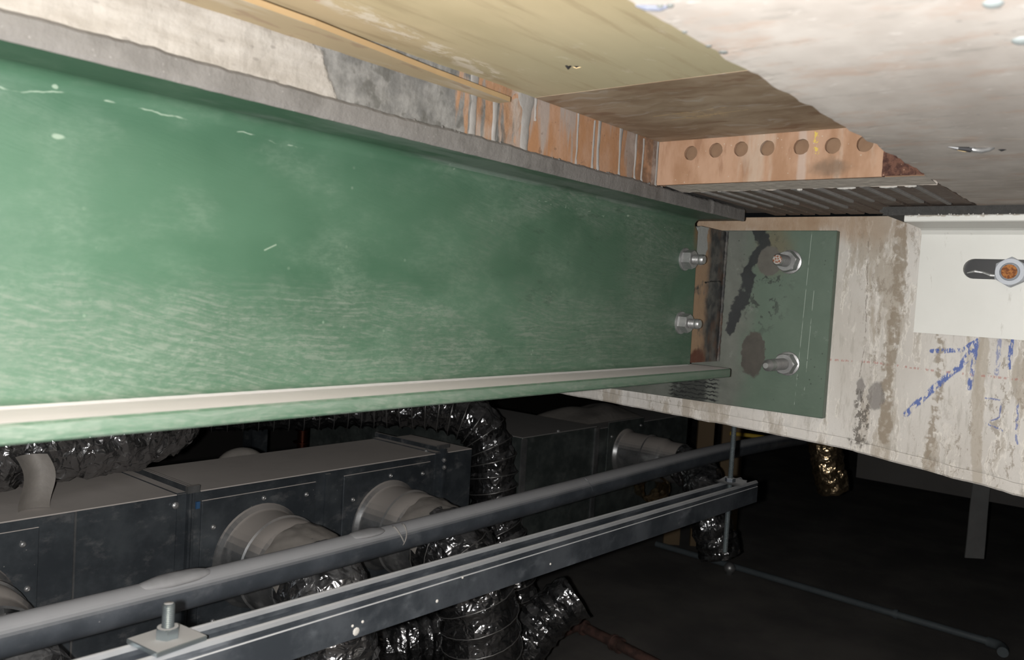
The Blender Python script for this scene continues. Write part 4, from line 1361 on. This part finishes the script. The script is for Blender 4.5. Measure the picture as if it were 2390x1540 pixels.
def flexes():
    flex('large crinkled foil hose lying on the far left duct, under the green beam',
         [(-0.2, 1.44, -0.277), (0.2, 1.43, -0.277), (0.5, 1.425, -0.277), (0.68, 1.45, -0.277), (0.8, 1.53, -0.28), (0.87, 1.68, -0.29), (0.88, 1.9, -0.3)], 0.083, 0.045, 0.017, 'foil_big', False, 34, seed=1, sag=0.07)
    flex('foil hose arching over the short duct stub and drooping past its end',
         [(1.02, 1.72, -0.30), (1.2, 1.63, -0.3), (1.36, 1.545, -0.295), (1.47, 1.445, -0.297), (1.535, 1.365, -0.33), (1.556, 1.325, -0.40), (1.555, 1.31, -0.48), (1.56, 1.30, -0.56), (1.575, 1.275, -0.63), (1.59, 1.26, -0.72), (1.596, 1.255, -0.85), (1.596, 1.255, -0.985)],
         0.061, 0.034, 0.008, 'foil_dark', True, 30, seed=2, sag=0.12)
    h2 = flex('foil hose bending down from the left spigot of the twin spigot duct',
         [(0.886, 1.145, -0.512), (0.884, 1.105, -0.522), (0.88, 1.075, -0.56), (0.879, 1.064, -0.62), (0.885, 1.062, -0.7), (0.9, 1.06, -0.86), (0.9, 1.06, -0.98)], 0.077, 0.02, 0.008, 'foil', False, 34, seed=3, sag=0.06)
    h3 = flex('foil hose with a clearly visible wire spiral hanging from the right spigot',
         [(1.197, 1.145, -0.512), (1.199, 1.1, -0.52), (1.204, 1.065, -0.555), (1.212, 1.045, -0.61), (1.225, 1.04, -0.68), (1.245, 1.04, -0.78), (1.25, 1.04, -0.98)], 0.08, 0.038, 0.006, 'foil_dark', True, 34, seed=4, sag=0.05)
    flex('foil hose dropping from the spigot at the left edge of the photo',
         [(0.385, 1.134, -0.51), (0.387, 1.09, -0.525), (0.39, 1.06, -0.58), (0.395, 1.06, -0.7), (0.4, 1.06, -0.98)], 0.08, 0.03, 0.008, 'foil', False, 36, seed=5, sag=0.08)
    flex('dark foil hose on the boards behind the hanging wire-spiral hose',
         [(1.2, 1.62, -0.9), (1.34, 1.56, -0.9), (1.46, 1.49, -0.9), (1.6, 1.44, -0.905), (1.74, 1.41, -0.905)], 0.085, 0.03, 0.008, 'foil_dark', False, 30, seed=6, sag=0.08)
    flex('short shiny foil hose elbow ending right of the wire-spiral hose',
         [(1.42, 1.15, -0.93), (1.46, 1.14, -0.86), (1.50, 1.125, -0.79), (1.545, 1.1, -0.735), (1.59, 1.065, -0.695)], 0.058, 0.03, 0.007, 'foil_dark', False, 30, seed=7, sag=0.1)
    flex('amber-tinted foil hose hanging below the concrete beam',
         [(2.62, 0.9, -0.28), (2.63, 0.87, -0.42), (2.64, 0.855, -0.5), (2.66, 0.84, -0.56)], 0.052, 0.03, 0.008, 'foil_amber', False, 32, seed=8, sag=0.1)
    s = flex('dark foil hose bending down behind the far threaded rod',
             [(2.245, 1.165, -0.485), (2.22, 1.09, -0.5), (2.17, 1.04, -0.54), (2.14, 1.0, -0.61), (2.15, 0.97, -0.70)], 0.062, 0.03, 0.008, 'foil_dark', False, 32, seed=9, sag=0.1)
    flex('small amber foil hose glinting between grey pipe and strut channel',
         [(2.37, 1.358, -0.6), (2.29, 1.27, -0.585), (2.2, 1.215, -0.565), (2.13, 1.185, -0.55)], 0.044, 0.028, 0.011, 'foil_amber', False, 26, seed=21, sag=0.1)
    # taped joints
    for (X, hose, lab) in ((0.886, h2, 'loose dusty tape flap over the left spigot joint'), (1.197, h3, 'dusty tape collar over the right spigot joint')):
        b = MB()

        def tp(u, v, X=X):
            a = math.radians(168 - 130 * u)
            rr = 0.0845 + 0.004 * nz((u * 5, v * 4, X), 2) + 0.002 * v
            y = 1.182 - 0.06 * v - 0.012 * v * u
            return (X + rr * math.cos(a), y, -0.512 + rr * math.sin(a) - 0.02 * v * v)
        b.grid(tp, 40, 8)
        tag(b.build('tape_wrap', 'tape', hose, smooth=True), lab)
    # torn label/tape hanging from the big hose at left
    b = MB()
    b.grid(lambda u, v: (0.483 + 0.045 * u + 0.012 * v + 0.006 * math.sin(v * 5), 1.335 + 0.012 * math.sin(u * 3.1) - 0.03 * v * (1 - v), -0.29 - 0.084 * v), 10, 12)
    tag(b.build('torn_tape', 'tape', smooth=True), 'torn grey tape flap hanging from the large foil hose', 'tape')


flexes()


# ------------------------------------------------------------------ PIPE, STRUT, RODS
def pipes():
    pth = [(x, 0.95, -0.3935 - 0.006 * math.sin((x + 0.2) * 1.7) - (0.022 * ((x - 1.7) / 0.9) ** 2 if x > 1.7 else 0)) for x in [-0.4 + 0.05 * i for i in range(66)]]
    p = MB().tube(pth, 0.0222, 40).build('conduit_pipe', 'pipe_grey', smooth=True, angle=60)
    tag(p, 'dust-covered grey pipe running under the green beam above the strut', 'pipe')
    # mortar lump and splashes on the pipe
    for (x, L, h) in ((0.528, 0.05, 0.0045), (0.835, 0.035, 0.002)):
        b = MB()
        rings = []
        for k in range(13):
            t = -1 + 2 * k / 12
            rr = math.sqrt(max(0.0, 1 - t * t)) + 0.02
            rings.append([(x + L * t, 0.948 + 0.016 * rr * math.cos(a), -0.3935 - 0.006 * math.sin((x + 0.2) * 1.7) + 0.0195 + (h + 0.003) * rr * math.sin(a) * (1 + 0.25 * nz((t * 2, a, x), 1.5))) for a in [2 * math.pi * q / 14 for q in range(14)]])
        b.loft(rings, cap=True)
        b.build('mortar_lump', 'lump', p, smooth=True)
    for (x, sgn) in ((0.885, 1), (0.905, -1), (1.41, 1)):
        pts = []
        for k in range(8):
            a = math.radians(100 + 95 * k / 7)
            zc = -0.3935 - 0.006 * math.sin((x + 0.2) * 1.7)
            pts.append((x + sgn * 0.012 * (k / 7) ** 2, 0.95 + 0.0226 * math.cos(a), zc + 0.0226 * math.sin(a)))
        MB().tube(pts, [0.0006, 0.0022, 0.0017, 0.0013, 0.0011, 0.0014, 0.001, 0.0006], 6).build('cement_run', 'drip' if x < 1 else 'pipe_grey', p, smooth=True)

    # strut channel
    X0, X1 = -0.1, 1.533
    y0, y1 = 0.627, 0.668
    dz = lambda x: -0.3125 - (x - 0.36) * 0.0183
    prof = [(y0, -0.041), (y0, -0.004), (y0 + 0.002, -0.0008), (y0 + 0.005, 0.0), (y0 + 0.0075, -0.0008), (y0 + 0.0095, -0.004), (y0 + 0.0095, -0.0085), (y0 + 0.0075, -0.0085), (y0 + 0.0075, -0.0045), (y0 + 0.005, -0.0025), (y0 + 0.0025, -0.0045), (y0 + 0.0025, -0.0385)]
    prof += [(y0 + y1 - y, z) for y, z in reversed(prof)]
    # shallow groove pressed into the visible side
    prof = [(y0, -0.041), (y0, -0.0115), (y0 + 0.0012, -0.0105), (y0 + 0.0012, -0.0085), (y0, -0.0075)] + prof[1:]
    b = MB()
    rings = [[(x, y, dz(x) + z) for y, z in prof] for x in [X0 + (X1 - X0) * i / 12 for i in range(13)]]
    b.loft(rings, cap=True)
    st = b.build('strut_channel', 'strut_galv')
    tag(st, 'galvanised strut channel hung on threaded rods below the pipe', 'strut')
    for (x, zz, rr) in ((0.545, -0.034, 0.0042), (0.553, -0.026, 0.0016), (0.54, -0.027, 0.0015), (0.66, -0.03, 0.002), (0.7, -0.012, 0.0014), (0.87, -0.03, 0.0015)):
        MB().lathe((x, y0 + 0.0004, dz(x) + zz), (0, -1, 0), [(0, rr), (0.0008, rr * 1.02), (0.0016, rr * 0.5)], 9, ph=rr * 100).build('mortar_splash', 'splash', st)

    # rods
    def rod(label, x, z0, z1, plate, r=0.0049):
        y = 0.6475
        root = empty('threaded_rod', (x, y, z0))
        tag(root, label, 'threaded rod', 'rods of the strut hanger')
        MB().lathe((x, y, z0), (0, 0, 1), [(0, r * 0.8)] + thread_prof(0.001, z1 - z0, r, 0.0016, 0.0006) + [(z1 - z0, r * 0.75)], 14).build('rod', 'zinc', root, smooth=True, angle=60)
        zt = dz(x) + 0.0004
        if plate == 'flat':
            m = MB().cbox((x - 0.024, y - 0.021, 0), (x + 0.024, y + 0.021, 0.0045), 0.0007)
            for q in m.v:
                px, py = q.x - x, q.y - y
                ca, sa = math.cos(0.12), math.sin(0.12)
                q.x, q.y = x + px * ca - py * sa, y + px * sa + py * ca
                q.z += zt - 0.0183 * (q.x - x)
            m.build('square_washer', 'zinc', root)
            nut_mb((x, y, zt + 0.0047), (0, 0, 1), 0.0172, 0.0088, r, 0.5).build('nut', 'zinc', root)
        else:
            m = MB()
            m.grid(lambda u, v: (x - 0.026 + 0.052 * u, y - 0.022 + 0.044 * v, zt + 0.001 + 0.0028 * (2 * u - 1) ** 2 + 0.001 * nz((u * 3, v * 3, 0), 1)), 10, 8)
            m.grid(lambda u, v: (x - 0.026 + 0.052 * u, y - 0.022 + 0.044 * v, zt + 0.0038 + 0.0028 * (2 * u - 1) ** 2 + 0.001 * nz((u * 3, v * 3, 0), 1)), 10, 8)
            m.build('saddle_washer', 'strut_galv', root)
            nut_mb((x, y, zt + 0.004), (0, 0, 1), 0.0165, 0.007, r, 0.3).build('nut', 'strut_galv', root)
    rod('short zinc rod stub with nut on a square washer, near the camera', 0.356, -0.33, -0.2785, 'flat', 0.0052)
    rod('long zinc threaded rod rising to the concrete beam at the strut end', 1.4515, -0.462, -0.215, 'saddle')

    # pipe on the boards, running across
    q = empty('floor_pipe', (2.9, 1.0, -1.0))
    tag(q, 'thin dark pipe with an elbow crossing the dark boards at lower right', 'pipe')
    MB().tube([(2.97, 1.62, -0.984), (2.955, 1.3, -0.984), (2.935, 0.95, -0.984), (2.905, 0.42, -0.984)], 0.0115, 16).build('pipe_run', 'black_pipe', q, smooth=True, angle=60)
    MB().tube([(2.904, 0.425, -0.984), (2.9, 0.4, -0.984), (2.89, 0.385, -0.984), (2.87, 0.376, -0.984), (2.845, 0.374, -0.984)], 0.0155, 16).build('elbow', 'black_pipe', q, smooth=True, angle=60)
    MB().lathe((2.9225, 0.7, -0.984), (0, -1, 0), [(0, 0.016), (0.012, 0.016)], 16).build('pipe_clip', 'black_pipe', q)
    # rusty valve pipe at the bottom edge
    v = empty('rusty_pipe', (2.05, 1.3, -1.0))
    tag(v, 'rusty screwed pipe with fittings on the boards at the bottom edge', 'pipe')
    MB().tube([(2.075, 1.56, -0.975), (2.0, 1.18, -0.975), (1.94, 0.9, -0.975)], 0.015, 14).build('pipe_run', 'rusty_pipe', v, smooth=True, angle=60)
    MB().tube([(2.03, 1.345, -0.975), (1.88, 1.35, -0.975), (1.74, 1.35, -0.975)], 0.015, 14).build('branch_pipe', 'rusty_pipe', v, smooth=True, angle=60)
    for (p, ax, L, r) in (((2.062, 1.5, -0.975), (-0.19, -1, 0), 0.028, 0.023), ((2.04, 1.39, -0.975), (-0.19, -1, 0), 0.07, 0.023), ((2.005, 1.21, -0.975), (-0.19, -1, 0), 0.03, 0.023), ((1.79, 1.35, -0.975), (-1, 0, 0), 0.03, 0.022)):
        MB().lathe(p, ax, [(0, r * 0.8), (0, r), (0.006, r), (0.007, r * 0.88), (L - 0.007, r * 0.88), (L - 0.006, r), (L, r), (L, r * 0.8)], 14).build('fitting', 'rusty_pipe', v, smooth=True, angle=40)
    # little shiny knob on the boards
    k = MB().lathe((2.901, 1.271, -1.0), (0, 0, 1), [(0, 0.012), (0.01, 0.012), (0.014, 0.02), (0.028, 0.022), (0.04, 0.014), (0.045, 0.004)], 14)
    tag(k.build('chrome_knob', 'bolt', smooth=True), 'small shiny metal knob glinting on the dark boards', 'knob')


pipes()


# ------------------------------------------------------------------ DARK BACKGROUND
def background():
    # brown timber boards beyond the concrete beam
    for i, (x, y, w, lab) in enumerate(((3.06, 1.60, 0.066, 'brown upright board in the dark, leftmost of three'), (3.13, 1.515, 0.066, 'brown upright board in the dark, middle of three'), (3.2, 1.43, 0.085, 'brown upright board in the dark, rightmost and widest of three'))):
        b = MB()
        dx, dy = 0.64, -0.77
        px, py = 0.77, 0.64
        poly = [(x - dx * w / 2, y - dy * w / 2, -1.0), (x + dx * w / 2, y + dy * w / 2, -1.0), (x + dx * w / 2, y + dy * w / 2, 0.1), (x - dx * w / 2, y - dy * w / 2, 0.1)]
        b.prism(poly, (px * 0.02, py * 0.02, 0))
        tag(b.build('timber_board', 'board'), lab, 'board', 'timber boards in the dark')
    tag(MB().tube([(3.19, 1.44, -0.525), (3.24, 1.375, -0.528), (3.3, 1.3, -0.535)], 0.008, 8).build('yellow_cable', 'yellow'), 'yellow cable glimpsed under the concrete beam', 'cable')
    # copper pipe with rings
    c = empty('copper_pipe', (1.835, 2.456, -1.0))
    tag(c, 'upright copper pipe with ring joints in the dark behind the duct', 'pipe')
    MB().tube([(1.835, 2.456, -1.0), (1.835, 2.456, 0.3)], 0.019, 14).build('pipe_run', 'copper', c, smooth=True, angle=60)
    for z in (-0.515, -0.53, -0.55, -0.592, -0.63):
        MB().lathe((1.835, 2.456, z), (0, 0, 1), [(0, 0.019), (0.002, 0.034 if z in (-0.53, -0.592) else 0.025), (0.006, 0.034 if z in (-0.53, -0.592) else 0.025), (0.008, 0.019)], 16).build('ring_joint', 'copper', c, smooth=True, angle=40)
    # black panel strips
    for (x, y, lab) in ((1.71, 2.62, 'dark upright metal channel left of the copper pipe'), (2.0, 2.45, 'dark upright metal channel right of the copper pipe')):
        b = MB()
        b.box((x, y, -1.0), (x + 0.09, y + 0.02, 0.3))
        b.box((x, y - 0.04, -1.0), (x + 0.006, y, 0.3))
        tag(b.build('metal_channel', 'duct_galv'), lab, 'channel', 'dark channels behind the duct')
    # hanging flat strap at right
    s = MB()
    rings = []
    for i in range(12):
        t = i / 11
        z = -0.45 - 0.352 * t
        x = 3.172 - 0.02 * t + 0.004 * math.sin(t * 9)
        y = 0.52 + 0.0 * t
        hw = 0.028 + 0.004 * t
        rings.append([(x - hw * 0.64, y + hw * 0.77, z), (x + hw * 0.64, y - hw * 0.77, z), (x + hw * 0.64 + 0.003, y - hw * 0.77 + 0.0025, z), (x - hw * 0.64 + 0.003, y + hw * 0.77 + 0.0025, z)])
    s.loft(rings, cap=True)
    # fixing that carries the strap from the cross beam's far side
    root = empty('hanging_strap', (3.16, 0.52, -0.81))
    tag(root, 'grey flat strap hanging in the dark at the right', 'strap')
    s.build('strap', 'strap', root)
    MB().cbox((3.14, 0.49, -0.46), (3.3495, 0.55, -0.445), 0.002).build('strap_hook', 'strap', root)


background()
